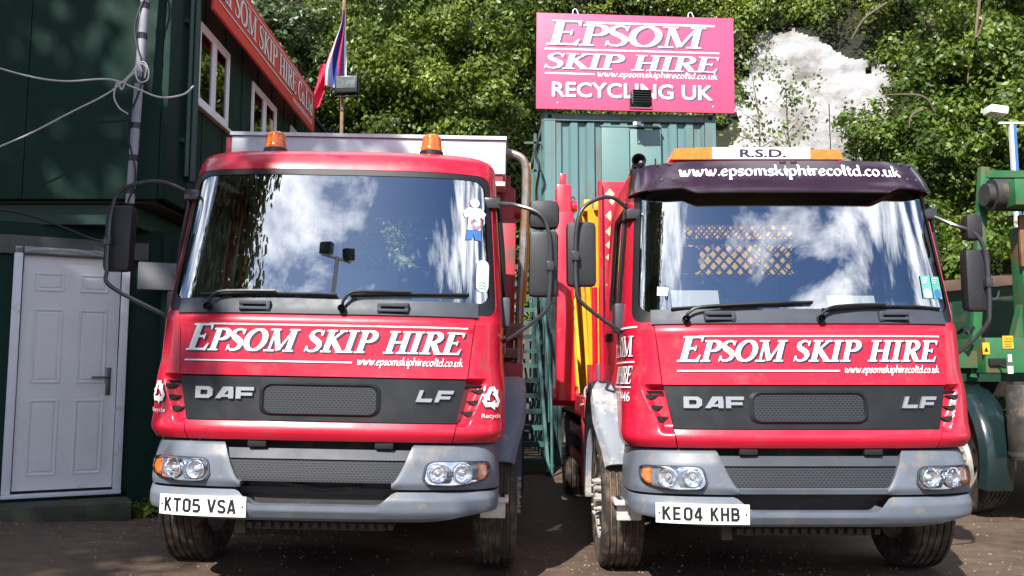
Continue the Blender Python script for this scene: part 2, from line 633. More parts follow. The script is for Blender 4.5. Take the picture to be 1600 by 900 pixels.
def banner(mb, x0, x1, mp, lay, z_base, cap, url=True):
    """the EPSOM SKIP HIRE block with its rules and address, 0 = white, 1 = dark shade"""
    W = x1 - x0
    for mi, l, ox, oz in ((1, lay, .010, -.008), (0, lay + .0022, 0, 0)):
        put_text(mb, 'EPSOM SKIP HIRE', SER, x0, z_base, cap, mp, l, small=.83, shear=.30, track=.04, width=W * .975, mi=mi, dx=ox, dy=oz, bold=1.28)
        hline(mb, x0 + W * .083 + ox * .4, x1 + ox * .4, z_base + cap * 1.0 + oz * .4, .009, mp, l, mi)
        hline(mb, x0 + ox * .4, x0 + W * .60 + ox * .4, z_base - cap * .37 + oz * .4, .009, mp, l, mi)
        put_text(mb, 'www.epsomskiphirecoltd.co.uk', LOW, x0 + W * .615, z_base - cap * .45, cap * .36, mp, l, shear=.2, width=W * .37, mi=mi, dx=ox * .2, dy=oz * .3, bold=1.15)
# ---------------------------------------------------------------- shared colours
M_red = mat('red_paint', (.58, .010, .038), .34, var=.10, vscale=2.2, dirt=(.36, .045, .055), dirt_amt=.22, dscale=7, coat=.5, spec=.4, bump=.05, bscale=4, bdist=.02)
M_redD = mat('worn_red_paint', (.36, .012, .028), .5, var=.2, vscale=5, dirt=(.12, .06, .05), dirt_amt=.35, dscale=7, coat=.1)
M_black = mat('black_plastic', (.009, .010, .013), .42, var=.15, vscale=8)
M_rubber = mat('black_rubber', (.010, .010, .012), .45)
M_tyre = mat('tyre_rubber', (.032, .028, .025), .85, var=.3, vscale=9, dirt=(.14, .10, .07), dirt_amt=.5, dscale=9)
M_grey = mat('grey_bumper_plastic', (.115, .135, .168), .44, var=.16, vscale=4, dirt=(.20, .17, .15), dirt_amt=.24, dscale=9, bump=.15, bscale=400, bdist=.002)
M_greyW = mat('weathered_grey_plastic', (.20, .225, .27), .6, var=.14, vscale=4, dirt=(.52, .47, .42), dirt_amt=.46, dscale=5, bump=.2, bscale=60)
M_greyF = mat('grey_mudguard_plastic', (.14, .165, .21), .5, var=.1, vscale=4, dirt=(.3, .3, .3), dirt_amt=.1, dscale=9)
M_dgrey = mat('dark_grey_plastic', (.042, .050, .066), .5, var=.12, vscale=6, bump=.2, bscale=300, bdist=.002)
M_mir = mat('mirror_shell_plastic', (.017, .017, .021), .5, var=.15, vscale=9, bump=.3, bscale=350, bdist=.002)
M_arm = mat('mirror_arm_metal', (.03, .03, .034), .3, coat=.4)
M_chr = mat('lamp_reflector_chrome', (.93, .94, .96), .16, metal=1)
M_lens = glass_mat('clear_lamp_lens', (.97, .97, .98), .07, .02)
M_amber = mat('amber_plastic', (.85, .20, .012), .22, var=.25, vscale=30, coat=.6)
M_amberD = mat('amber_beacon_plastic', (.80, .17, .008), .2, coat=.8, var=.35, vscale=40, trans=.25)
M_white = mat('white_vinyl', (.86, .86, .86), .45)
M_shade = mat('navy_vinyl', (.022, .012, .05), .5)
M_silver = mat('silver_badge', (.42, .43, .46), .32, metal=.6, spec=.6)
M_plate = mat('plate_white', (.80, .80, .78), .35, dirt=(.5, .47, .42), dirt_amt=.12, dscale=20)
M_ink = mat('plate_black', (.012, .012, .014), .4)
M_glass = glass_mat('windscreen_glass', (.90, .95, .93), .47)
M_sglass = glass_mat('side_window_glass', (.30, .34, .33), .12)
M_chassis = mat('chassis_steel', (.030, .026, .024), .7, var=.4, vscale=5, dirt=(.12, .07, .045), dirt_amt=.3)
M_rim = mat('dusty_wheel_steel', (.34, .32, .29), .6, var=.2, vscale=8, dirt=(.20, .15, .11), dirt_amt=.4, dscale=10)
M_trim = mat('cab_lining', (.30, .34, .33), .8, var=.08)
M_dash = mat('dashboard_plastic', (.055, .058, .06), .65)
M_seat = mat('seat_cloth', (.035, .04, .05), .9, var=.2, vscale=20)
M_gril = mesh_grille_mat('hex_mesh_plastic', (.006, .006, .008), (.032, .036, .046))
M_dark = mat('gap_shade_black', (.006, .006, .007), .8)  # near-black colour stands in for the shade inside holes and slots
M_alu = mat('painted_aluminium', (.62, .66, .71), .38, var=.06, vscale=3, metal=.15)
M_steel = mat('worn_steel_tube', (.24, .22, .21), .42, metal=.6, var=.25, vscale=9, dirt=(.25, .14, .05), dirt_amt=.35)
M_yel = mat('yellow_paint', (.72, .42, .018), .5, var=.12, vscale=5, dirt=(.22, .12, .05), dirt_amt=.25, dscale=7)
M_stick = mat('sticker_white', (.80, .82, .80), .4)
M_stgreen = mat('sticker_green', (.08, .36, .25), .4)
M_stblue = mat('sticker_blue', (.05, .16, .42), .4)
M_stred = mat('sticker_red', (.55, .03, .04), .4)
M_paper = mat('paper', (.85, .85, .83), .8)
M_visor = mat('tinted_visor_acrylic', (.030, .012, .024), .2, coat=.7, var=.1, vscale=3)

# ---------------------------------------------------------------- the cab surface
_N = 3.4
_D = .42
_th = np.linspace(0, math.pi / 2, 400)
_x = np.sin(_th) ** (2 / _N)
_y = 1 - np.cos(_th) ** (2 / _N)
_L = np.concatenate([[0], np.cumsum(np.hypot(np.diff(_x) * 1.05, np.diff(_y) * _D))])
_Q = float(_L[-1])
_L = _L / _Q
W_CAB = ([.85, .93, 1.0, 1.20, 1.27, 1.36, 1.65, 2.0, 2.55, 2.66, 2.72], [1.03, 1.062, 1.074, 1.074, 1.066, 1.052, 1.050, 1.0247, .985, .972, .94])
Y_CAB = ([.86, .90, .95, 1.0, 1.26, 1.6, 1.66, 2.60, 2.66, 2.72], [.10, .055, .035, .048, .062, .095, .125, .345, .375, .45])
W_BUM = ([.42, .46, .52, .62, .66, .88, .92], [1.00, 1.03, 1.045, 1.048, 1.045, 1.02, .99])
Y_BUM = ([.42, .455, .50, .57, .615, .63, .66, .80, .87, .90], [.085, .03, .0, .0, .035, .03, .018, .04, .065, .11])

def plan_pt(s, z, tab):
    W = float(np.interp(z, *tab[0]))
    y0 = float(np.interp(z, *tab[1]))
    a = abs(s)
    if a <= 1:
        x = float(np.interp(a, _L, _x)) * W
        y = float(np.interp(a, _L, _y)) * _D
    else:
        x = W
        y = _D + (a - 1) * _Q
    return Vector((math.copysign(x, s), y0 + y, z))
CAB = (W_CAB, Y_CAB)
BUM = (W_BUM, Y_BUM)
def SP(s, z, off=0, tab=CAB):
    p = plan_pt(s, z, tab)
    if off:
        e = .008
        du = plan_pt(s + e, z, tab) - plan_pt(s - e, z, tab)
        dv = plan_pt(s, z + e, tab) - plan_pt(s, z - e, tab)
        n = du.cross(dv).normalized()
        if n.y > 0 and abs(s) < .5 or (n.x * s < 0 and abs(s) >= .5):
            n = -n
        p = p + n * off
    return p
def s_at(x, z, tab=CAB):
    W = float(np.interp(z, *tab[0]))
    return math.copysign(float(np.interp(min(abs(x) / W, 1), _x, _L)), x)
def s_back(y, z, tab=CAB):
    """s on the flank at depth y"""
    return 1 + (y - float(np.interp(z, *tab[1])) - _D) / _Q
def XP(x, z, off=0, tab=CAB):
    return SP(s_at(x, z, tab), z, off, tab)

def patch(mb, fn, nu, nv, tab=CAB, off=0, depth=.03, mi=0, rim=True):
    """fn(u, v) -> (s, z[, extra offset]); the border is folded inwards by depth"""
    def P(u, v, d=0):
        q = fn(u, v)
        return SP(q[0], q[1], off + (q[2] if len(q) > 2 else 0) - d, tab)
    mb.grid(lambda u, v: P(u, v), nu, nv, mi)
    if rim and depth:
        loop = [(i / nu, 0) for i in range(nu)] + [(1, j / nv) for j in range(nv)] + [(1 - i / nu, 1) for i in range(nu)] + [(0, 1 - j / nv) for j in range(nv)]
        e = .004
        a = [P(u, v) for u, v in loop]
        b = [P(u, v, depth) for u, v in loop]
        n = len(loop)
        mb.add(a + b, [(i, (i + 1) % n, n + (i + 1) % n, n + i) for i in range(n)], mi)

def rrect(s0, s1, z0, z1, rs, rz, nc=6, nx=16, nz=10):
    P = []
    def seg(a, b, n):
        for i in range(n):
            P.append((a[0] + (b[0] - a[0]) * i / n, a[1] + (b[1] - a[1]) * i / n))
    def cor(cx, cz, a0):
        for i in range(nc):
            a = R(a0 + 90 * i / nc)
            P.append((cx + rs * math.cos(a), cz + rz * math.sin(a)))
    seg((s0 + rs, z0), (s1 - rs, z0), nx)
    cor(s1 - rs, z0 + rz, -90)
    seg((s1, z0 + rz), (s1, z1 - rz), nz)
    cor(s1 - rs, z1 - rz, 0)
    seg((s1 - rs, z1), (s0 + rs, z1), nx)
    cor(s0 + rs, z1 - rz, 90)
    seg((s0, z1 - rz), (s0, z0 + rz), nz)
    cor(s0 + rs, z0 + rz, 180)
    return P
def ring(mb, la, lb, tab=CAB, offa=0, offb=0, nr=2, mi=0, depth=0):
    n = len(la)
    vs = []
    for j in range(nr + 1):
        t = j / nr
        for k in range(n):
            vs.append(SP(la[k][0] * (1 - t) + lb[k][0] * t, la[k][1] * (1 - t) + lb[k][1] * t, offa * (1 - t) + offb * t, tab))
    fs = [(j * n + k, j * n + (k + 1) % n, (j + 1) * n + (k + 1) % n, (j + 1) * n + k) for j in range(nr) for k in range(n)]
    if depth:
        o = len(vs)
        vs += [SP(la[k][0], la[k][1], offa - depth, tab) for k in range(n)]
        fs += [(k, (k + 1) % n, o + (k + 1) % n, o + k) for k in range(n)]
    mb.add(vs, fs, mi)

SEAM = ([.88, .895, 1.26, 1.635, 1.7], [.765, .77, .85, .885, .89])
def seam(z):
    return float(np.interp(z, *SEAM))

def wheel_parts(root, x_in, x_out, yc, zc, rad, side, steer=0, nuts=True, rim_m=None, name='wheel'):
    """side = -1: outer face towards -x"""
    w = abs(x_out - x_in)
    w2 = w / 2
    hub = bpy.data.objects.new(name, None)
    # the wheel is a mesh itself: the tyre; rim and nuts are its sub-parts
    mb = MB()
    s = side
    prof = [(rad * .60, -w2 * .85), (rad * .70, -w2 * .97), (rad * .86, -w2), (rad * .95, -w2 * .93), (rad * .985, -w2 * .84)]
    ng = 5
    for g in range(ng):
        c = (-.62 + 1.24 * g / (ng - 1)) * w2
        prof += [(rad, c - .009), (rad - .013, c - .005), (rad - .013, c + .005), (rad, c + .009)]
    prof += [(rad * .985, w2 * .84), (rad * .95, w2 * .93), (rad * .86, w2), (rad * .70, w2 * .97), (rad * .60, w2 * .85)]
    mb.lathe(prof, (0, 0, 0), 'X', 56)
    for i, f in enumerate(mb.f):    # packed dirt in the grooves
        if all(abs(math.hypot(mb.v[q][1], mb.v[q][2]) - (rad - .013)) < .002 for q in f): mb.m[i] = 1
    t = mb.build('tyre', [M_tyre, mat('groove_dirt', (.17, .105, .06), .95, var=.4, vscale=14)], None, angle=40)
    t.name = name
    t.parent = root
    t.location = ((x_in + x_out) / 2, yc, zc)
    t.rotation_euler = (0, 0, steer)
    rb = MB()
    rr = rad * .61
    rb.lathe([(rr * 1.02, s * w2 * .86), (rr * .98, s * w2 * .90), (rr * .93, s * w2 * .82), (rr * .90, s * w2 * .45), (rr * .80, s * w2 * .30),
              (rr * .62, s * w2 * .42), (rr * .50, s * w2 * .72), (rr * .48, s * w2 * .80), (rr * .30, s * w2 * .80), (rr * .29, s * w2 * 1.06), (rr * .26, s * w2 * 1.12), (0.001, s * w2 * 1.13)], (0, 0, 0), 'X', 36)
    rb.lathe([(rr * 1.0, -s * w2 * .85), (rr * .9, -s * w2 * .4), (0.001, -s * w2 * .35)], (0, 0, 0), 'X', 24)
    for k in range(8):
        a = 2 * math.pi * (k + .5) / 8
        c = (s * w2 * .37, rr * .71 * math.cos(a), rr * .71 * math.sin(a))
        rb.lathe([(rr * .09, -.004), (rr * .09, .004)], (c[0] + s * .012, c[1], c[2]), 'X', 12, 1, cap=True)
    rb.build('rim', [rim_m or M_rim, M_dark], t, angle=35)
    if nuts:
        for k in range(10):
            nb = MB()
            a = 2 * math.pi * k / 10
            c = (s * w2 * .80, rr * .40 * math.cos(a), rr * .40 * math.sin(a))
            nb.lathe([(.019, 0), (.017, s * .03), (.011, s * .034), (.010, s * .055), (0.001, s * .056)], c, 'X', 6)
            nb.build('wheel_nut', M_rim, t, smooth=False)
    return t

def recycle_symbol(mb, s0, z0, r, asp, off):
    """three chasing arrows; drawn in (s, z)"""
    def mp(x, y, l):
        return SP(s0 + x * asp, z0 + y, off + l)
    for mi, l, gx, gy, gr in ((1, 0, .003, -.004, 1.22), (0, .0022, 0, 0, 1)):
        for k in range(3):
            a = R(90 + 120 * k)
            def rot(p):
                c, s = math.cos(a - math.pi / 2), math.sin(a - math.pi / 2)
                return ((p[0] * c - p[1] * s) * r + gx, (p[0] * s + p[1] * c) * r + gy)
            w = .34 * r * gr
            pts = [rot(p) for p in [(-.40, .20), (-.14, .68), (.16, .68), (.27, .47)]]
            stroke(mb, pts, w, mp, l + k * .0001, mi)
            tip = rot((.56, -.08))
            b1, b2 = rot((-.04, .30)), rot((.60, .66))
            n = l + .0006
            mb.add([mp(b1[0], b1[1], n), mp(b2[0], b2[1], n), mp(tip[0], tip[1], n)], [(0, 1, 2)], mi)

def rounded_slab(mb, c, sx, sy, sz, bev, rot=None, mi=0):
    mb.box(c[0] - sx / 2, c[0] + sx / 2, c[1] - sy / 2, c[1] + sy / 2, c[2] - sz / 2, c[2] + sz / 2, mi, bev, rot)

def bez(pts, n=8):
    """Catmull-Rom through points"""
    P = [Vector(p) for p in pts]
    P = [P[0] * 2 - P[1]] + P + [P[-1] * 2 - P[-2]]
    out = []
    for i in range(1, len(P) - 2):
        for k in range(n):
            t = k / n
            a, b, c, d = P[i - 1], P[i], P[i + 1], P[i + 2]
            out.append(.5 * ((2 * b) + (c - a) * t + (2 * a - 5 * b + 4 * c - d) * t * t + (3 * b - a - 3 * c + d) * t ** 3))
    out.append(P[-2])
    return out

def lorry(root, kind):
    """kind 'tall' = left lorry with beacons and sheeting gear, 'visor' = right lorry with sun visor and light bar"""
    LFT = kind == 'left'
    # ---------- cab shell: corners, frame round the windscreen, flanks, roof, back
    cb = MB()
    ZT = 2.66
    zc0, zc1 = .895, 1.648
    sB = lambda z: s_back(.50, z)
    for sg in (-1, 1):
        def fc(u, v):
            z = zc0 + (zc1 - zc0) * v
            a = s_at(seam(z) + .006, z)
            b = sB(z)
            s = a + (b - a) * (u ** .9)
            x = plan_pt(s, z, CAB)[0]
            # vent pocket beside the black panel
            zz = (z - 1.0) / .245
            dd = 0
            w = .075 + .045 * smooth01((z - 1.0) / .25)
            if -.2 < zz < 1.15:
                k = smooth01((zz + .12) / .22) * smooth01((1.12 - zz) / .16)
                e = (x - seam(z)) / w
                dd = -.046 * k * (1 - smooth01((e - .72) / .38))
            lip = .010 * math.exp(-((z - .955) / .05) ** 2)
            return (sg * s, z, dd + lip)
        patch(cb, fc, 56, 64, off=.0, depth=.04)
    # lip under the black panel
    def fl(u, v):
        z = .895 + (1.0 - .895) * v
        a = s_at(seam(z), z)
        return (-a + 2 * a * u, z, .010 * math.exp(-((z - .955) / .05) ** 2))
    patch(cb, fl, 50, 8, depth=.04)
    # windscreen frame
    sg_ = s_at(.990 * 1.0, 2.0)
    loop_i = rrect(-sg_, sg_, 1.645, 2.565, .085, .085, 7, 40, 24)
    sO = 1.02
    loop_o = rrect(-sO, sO, 1.642, ZT, .004, .004, 7, 40, 24)
    ring(cb, loop_i, loop_o, nr=4, depth=.03)
    # roof: the plan curve shrinks and runs back
    Yb = 1.62
    def rp(s, lev):
        z, w, dy = lev
        W = w
        a = abs(s)
        y0 = float(np.interp(ZT, *Y_CAB)) + dy
        if a <= 1:
            x = float(np.interp(a, _L, _x)) * W
            y = y0 + float(np.interp(a, _L, _y)) * (_D - dy * .2)
        else:
            x = W
            y = y0 + (_D - dy * .2) + (a - 1) / .6 * (Yb - y0 - _D + dy * .2)
        return Vector((math.copysign(x, s), y, z - .025 * smooth01((y - y0 - .5) / .9)))
    levs = [(ZT, float(np.interp(ZT, *W_CAB)), 0), (2.69, .958, .035), (2.712, .93, .085), (2.728, .875, .17), (2.735, .75, .33)]
    ns = 70
    ss = [-1.6 + 3.2 * i / ns for i in range(ns + 1)]
    vs = [rp(s, l) for l in levs for s in ss]
    fs = []
    for j in range(len(levs) - 1):
        for i in range(ns):
            a = j * (ns + 1) + i
            fs.append((a, a + 1, a + ns + 2, a + ns + 1))
    # cap strips between mirrored points
    o = (len(levs) - 1) * (ns + 1)
    for i in range(ns // 2):
        fs.append((o + i, o + i + 1, o + ns - i - 1, o + ns - i))
    cb.add(vs, fs)
    # flanks behind the front corner
    s_end = lambda z: s_back(Yb, z)
    def arch_z(y):   # lower edge of the flank: rises over the mudguard
        d = (y - 1.05) / .66
        return 1.0 + (.27 * math.sqrt(max(0, 1 - d * d)) if abs(d) < 1 else 0)
    for sg in (-1, 1):
        def fd(u, v):
            y = .50 + (Yb - .50) * u
            z0 = arch_z(y) if y > .56 else .90 + (1.0 - .9) * smooth01((y - .50) / .06)
            z = z0 + (1.75 - z0) * v
            return (sg * s_back(y, z), z, 0)
        patch(cb, fd, 40, 24, depth=.04)
        # frame round the side window, wound in (y, z)
        li = rrect(.62, 1.30, 1.80, 2.46, .06, .07, 6, 10, 10)
        lo = rrect(.425, Yb, 1.75, ZT, .004, .004, 6, 10, 10)
        ring(cb, [(sg * s_back(max(a, .30), b), b) for a, b in li], [(sg * (s_back(a, b) if a > .43 else 1.02), b) for a, b in lo], nr=3, depth=.03)
    # back wall with the rear window
    z0b, z1b = 1.0, 2.69
    for (a, b, c, d) in ((-.98, -.42, z0b, z1b - .04), (.44, .98, z0b, z1b - .04), (-.42, .44, z0b, 2.08), (-.42, .44, 2.50, z1b)):
        cb.box(a * (.96 if c > 1.9 else 1), b * (.96 if c > 1.9 else 1), Yb - .02, Yb + .03, c, d)
    cab = cb.build('cab', [M_red], root, angle=38)
    # ---------- lining seen through the glass
    lb = MB()
    ring(lb, rrect(-sg_ + .03, sg_ - .03, 1.66, 2.53, .085, .085, 7, 30, 16), rrect(-1.05, 1.05, 1.64, 2.62, .01, .01, 7, 30, 16), offa=-.05, offb=-.05, nr=2, depth=.04)
    lb.box(-.90, .90, .75, Yb - .03, 2.60, 2.63)
    for a, b, c, d in ((-.93, -.43, 1.3, 2.6), (.45, .93, 1.3, 2.6), (-.43, .45, 1.3, 2.08), (-.43, .45, 2.50, 2.6)):
        lb.box(a, b, Yb - .06, Yb - .03, c, d)
    lb.build('cab_lining', M_trim, root)
    db = MB()
    db.prism([(.30, 1.20), (.30, 1.60), (.36, 1.71), (.62, 1.74), (.74, 1.66), (.78, 1.20)], 'X', -.92, .92)
    db.prism([(.45, 1.73), (.50, 1.80), (.66, 1.80), (.72, 1.72)], 'X', .12, .82)
    db.build('dashboard', M_dash, root)
    # right-hand drive: the wheel is on the photo's left
    sw = MB()
    c = Vector((-.48, .86, 1.84))
    rx = rotm(R(-32), 0, 0)
    sw.tube([c + rx @ Vector((.21 * math.cos(a), 0, .21 * math.sin(a))) for a in np.linspace(0, 2 * math.pi, 29)[:-1]], .014, 8, closed=True)
    for a in (R(200), R(340), R(90 + 180)):
        sw.tube([c, c + rx @ Vector((.2 * math.cos(a), 0, .2 * math.sin(a)))], .012, 6)
    sw.tube([c, c + Vector((0, -.22, -.16))], .03, 8)
    sw.build('steering_wheel', M_black, root)
    for x in (-.48, .50):
        st = MB()
        st.box(x - .25, x + .25, 1.05, 1.5, 1.35, 1.50, 0, .05)
        st.box(x - .24, x + .24, 1.36, 1.50, 1.48, 2.08, 0, .05)
        st.box(x - .14, x + .14, 1.38, 1.48, 2.10, 2.30, 0, .04)
        st.build('seat', M_seat, root)
    # ---------- windscreen with its black border
    def fg(u, v):
        return (-sg_ - .01 + (2 * sg_ + .02) * u, 1.66 + (2.575 - 1.66) * v)
    gb = MB()
    patch(gb, fg, 48, 20, off=-.012, depth=0)
    gl = gb.build('windscreen', M_glass, root)
    fb = MB()
    inner = rrect(-sg_ + .045, sg_ - .045, 1.715 + (.01 if LFT else 0), 2.53, .075, .075, 7, 40, 24)
    ring(fb, loop_i, inner, offa=-.003, offb=-.007, nr=2)
    fb.build('windscreen_seal', M_rubber, root)
    # cowl under the glass with its grab blocks
    cw = MB()
    def fcw(u, v):
        z = 1.628 + (1.725 - 1.628) * v
        a = s_at(.90, z)
        return (-a + 2 * a * u, z, .004 + .012 * (1 - v))
    patch(cw, fcw, 40, 4, depth=.02)
    for x in (-.42, .40) if LFT else (-.50, .55):
        for k in (-.08, .08):
            q = XP(x + k, 1.672, .028)
            cw.box(q.x - .012, q.x + .012, q.y - .01, q.y + .03, q.z - .03, q.z + .03, 0, .004)
        q = XP(x, 1.69, .035)
        cw.box(q.x - .09, q.x + .09, q.y - .01, q.y + .02, q.z - .012, q.z + .012, 0, .004)
        q = XP(x, 1.65, .03)
        cw.box(q.x - .09, q.x + .09, q.y - .01, q.y + .02, q.z - .008, q.z + .008, 0, .003)
    cw.build('cowl', M_dgrey, root)
    # ---------- bonnet
    bb = MB()
    def fbn(u, v):
        z = 1.266 + (1.630 - 1.266) * v
        a = s_at(seam(z), z)
        return (-a + 2 * a * u, z, .008 * math.exp(-((z - 1.585) / .03) ** 2))
    patch(bb, fbn, 60, 16, off=.002, depth=.03)
    bn = bb.build('bonnet', M_red, root)
    tb = MB()
    mp = lambda x, z, l: XP(x, z, .006 + l)
    if LFT:
        banner(tb, -.825, .845, mp, 0, 1.408, .158)
    else:
        banner(tb, -.765, .835, mp, 0, 1.405, .152)
    tb.build('lettering', [M_white, M_shade], bn, smooth=False, fix=False)
    # ---------- black panel
    pb = MB()
    def fp(u, v):
        z = 1.006 + (1.258 - 1.006) * v
        a = s_at(seam(z) - .002, z)
        return (-a + 2 * a * u, z)
    patch(pb, fp, 60, 8, off=-.006, depth=.03)
    gp = pb.build('grille_panel', M_black, root)
    gm = MB()
    a = s_at(.355, 1.13)
    la = rrect(-a, a, 1.035, 1.228, .05, .05, 5, 20, 6)
    lb_ = rrect(-a + .016, a - .016, 1.047, 1.216, .042, .042, 5, 20, 6)
    ring(gm, la, lb_, offa=-.005, offb=.010, nr=1, mi=0)
    lc_ = rrect(-a + .022, a - .022, 1.052, 1.211, .04, .04, 5, 20, 6)
    ring(gm, lb_, lc_, offa=.010, offb=-.002, nr=1, mi=0)
    def fgm(u, v):
        z = 1.05 + .163 * v
        return (-a + .022 + (2 * a - .044) * u, z)
    patch(gm, fgm, 30, 4, off=-.0025, depth=0, mi=1)
    gm.build('grille_mesh', [M_black, M_gril], gp)
    # badges: heavy wide letters of silver plastic
    bd = MB()
    def bmp(x, z, l):
        return XP(x, z, .002 + l)
    def solid(polys, x0, z0, w, h, shear=0):
        for poly in polys:
            q = [(x0 + p[0] * w + p[1] * h * shear, z0 + p[1] * h) for p in poly]
            n = len(q)
            f = [bmp(x, z, .010) for x, z in q]
            g = [bmp(x, z, -.004) for x, z in q]
            bd.add(f + g, [tuple(range(n))] + [(i, (i + 1) % n, n + (i + 1) % n, n + i) for i in range(n)])
    Dl = [[(0, 0), (.30, 0), (.30, .30), (.30, .70), (.30, 1), (0, 1)], [(.30, 0), (.78, 0), (1, .25), (.70, .34), (.62, .30), (.30, .30)], [(1, .25), (1, .75), (.70, .66), (.70, .34)], [(.30, .70), (.62, .70), (.70, .66), (1, .75), (.78, 1), (.30, 1)]]
    Al = [[(0, 0), (.30, 0), (.72, .72), (.42, 1)], [(.42, 1), (.72, .72), (.74, 0), (1.02, 0), (1.02, .6), (.98, 1)], [(.36, .12), (.74, .12), (.74, .34), (.5, .34)]]
    Fl = [[(0, 0), (.28, 0), (.28, 1), (0, 1)], [(.28, .70), (1, .70), (1, 1), (.28, 1)], [(.28, .26), (.92, .26), (.92, .52), (.28, .52)]]
    Ll = [[(0, 0), (1, 0), (1, .30), (.26, .30), (.26, 1), (0, 1)]]
    for k, g in enumerate((Dl, Al, Fl)):
        solid(g, -.735 + k * .122, 1.128, .106, .068)
        bd.build('badge_letter', M_silver, gp, smooth=False)
        bd.__init__()
    for g, x in ((Ll, .555), (Fl, .662)):
        solid(g, x, 1.128, .09, .068, .35)
        bd.build('badge_letter', M_silver, gp, smooth=False)
        bd.__init__()
    # vent fins in the corner pockets
    for sg in (-1, 1):
        vb = MB()
        for z in (1.06, 1.125, 1.19):
            w = .075 + .045 * smooth01((z - 1.0) / .25)
            x1 = seam(z) + w * 1.02
            x0 = x1 - .062
            P = [XP(sg * x0, z + .014, -.040), XP(sg * x1, z + .020, -.004), XP(sg * x1, z - .026, -.004)]
            Q = [XP(sg * x0, z + .014, -.050), XP(sg * x1, z + .020, -.03), XP(sg * x1, z - .026, -.03)]
            vb.add(P + Q, [(0, 1, 2), (3, 4, 5), (0, 1, 4, 3), (1, 2, 5, 4), (2, 0, 3, 5)])
        z = 1.232
        vb.grid(lambda u, v: XP(sg * (seam(z - .02 * v) + .01 + .10 * u), z - .022 * v * (1 - .2 * u), -.018 - .01 * v), 8, 2)
        vb.build('vent_slot', M_dark, cab, smooth=False)
    # ---------- bumper
    bm_ = MB()
    def zt(x):
        x = abs(x)
        return .530 + (.612 - .530) * smooth01((x - .345) / .12)
    def zb(x):
        x = abs(x)
        return .440 + .055 * smooth01((x - .62) / .42)
    XR = s_back(.72, .55, BUM)
    def fbm(u, v):
        s = XR * (2 * u - 1)
        x = plan_pt(max(-1, min(1, s)), .55, BUM)[0]
        a, b = zb(x), zt(x)
        e = max(0, abs(s) - 1) / (XR - 1)
        a += .04 * e
        return (s, a + (b - a) * v)
    patch(bm_, fbm, 130, 12, tab=BUM, depth=.10)
    # headlamp piece
    def zt2(x):
        x = abs(x)
        k = (x - .43) / .125
        lo = .656
        return lo + (.880 - lo) * max(0, min(1, k)) ** 1.35 if k < 1 else .880
    for sg in (-1, 1):
        def fh(u, v):
            z_ = .75
            a = s_at(.43, z_, BUM)
            b = s_back(.62, z_, BUM)
            s = a + (b - a) * (u ** 1.15)
            x = plan_pt(min(1, s), z_, BUM)[0]
            top = zt2(x) + (-.02 * smooth01((s - .9) / .3))
            z0 = .626
            return (sg * s, z0 + (top - z0) * v, .004 + .006 * math.sin(math.pi * min(1, max(0, v))))
        patch(bm_, fh, 64, 20, tab=BUM, off=-.004, depth=.07)
    if not LFT:
        def fs_(u, v):
            a = s_at(.44, .64, BUM)
            return (-a + 2 * a * u, .628 + .030 * v)
        patch(bm_, fs_, 30, 3, tab=BUM, off=-.004, depth=.06)
    bum = bm_.build('bumper', M_grey, root, angle=40)
    # middle panel + mesh, set back
    cp = MB()
    def fcp(u, v):
        z = .792 + .082 * v
        k = (z - .656) / .224
        x = .44 + .125 * (max(0, k) ** .75)
        a = s_at(x, z, BUM)
        return (-a + 2 * a * u, z, -.02 * v)
    patch(cp, fcp, 30, 5, tab=BUM, off=-.022, depth=.05)
    cp.build('centre_panel', M_dgrey, bum)
    mg = MB()
    def fmg(u, v):
        z = .652 + .132 * v
        k = (z - .656) / .224
        x = .44 + .125 * (max(0, k) ** .75)
        a = s_at(x, z, BUM)
        return (-a + 2 * a * u, z)
    patch(mg, fmg, 30, 5, tab=BUM, off=-.024, depth=.03)
    mg.build('bumper_mesh', M_gril, bum)
    for x in (-.36, .38):
        sl = MB()
        q = XP(x, .872, -.01, BUM)
        sl.box(q.x - .055, q.x + .055, q.y - .01, q.y + .06, .852, .892, 0, .01)
        sl.build('slot', M_dark, bum)
    # number plate
    npb = MB()
    pz, px = .518, -.645
    def nmp(x, z, l):
        q = XP(x, .535, .006 + l, BUM)
        return Vector((q.x, q.y + (.535 - z) * .02, z))
    n = 16
    vs = []
    for j in (0, 1):
        for i in range(n + 1):
            vs.append(nmp(px - .262 + .524 * i / n, pz - .057 + .114 * j, .004))
    for j in (0, 1):
        for i in range(n + 1):
            vs.append(nmp(px - .262 + .524 * i / n, pz - .057 + .114 * j, -.004))
    N1 = n + 1
    fs = [(i, i + 1, N1 + i + 1, N1 + i) for i in range(n)] + [(i, i + 1, 2 * N1 + i + 1, 2 * N1 + i) for i in range(n)] + [(N1 + i, N1 + i + 1, 3 * N1 + i + 1, 3 * N1 + i) for i in range(n)]
    fs += [(0, N1, 3 * N1, 2 * N1), (n, N1 + n, 3 * N1 + n, 2 * N1 + n)]
    npb.add(vs, fs, 0)
    txt = 'KT05 VSA' if LFT else 'KE04 KHB'
    x = px - .228
    for ch in txt:
        if ch == ' ':
            x += .032
            continue
        for k, (pts, w) in enumerate(PLT[ch]):
            stroke(npb, [(p[0] * .079, p[1] * .079) for p in pts], .0145, lambda a, b, l, x=x: nmp(x + a, pz - .0395 + b, l), .0052 + k * .00012, 1)
        x += .0585
    for k in (-.243, .243):
        c = nmp(px + k, pz, .006)
        npb.lathe([(.006, 0), (.004, -.003), (.0005, -.004)], c, 'Y', 8, 1)
    npb.build('number_plate', [M_plate, M_ink], bum, smooth=False, fix=False)
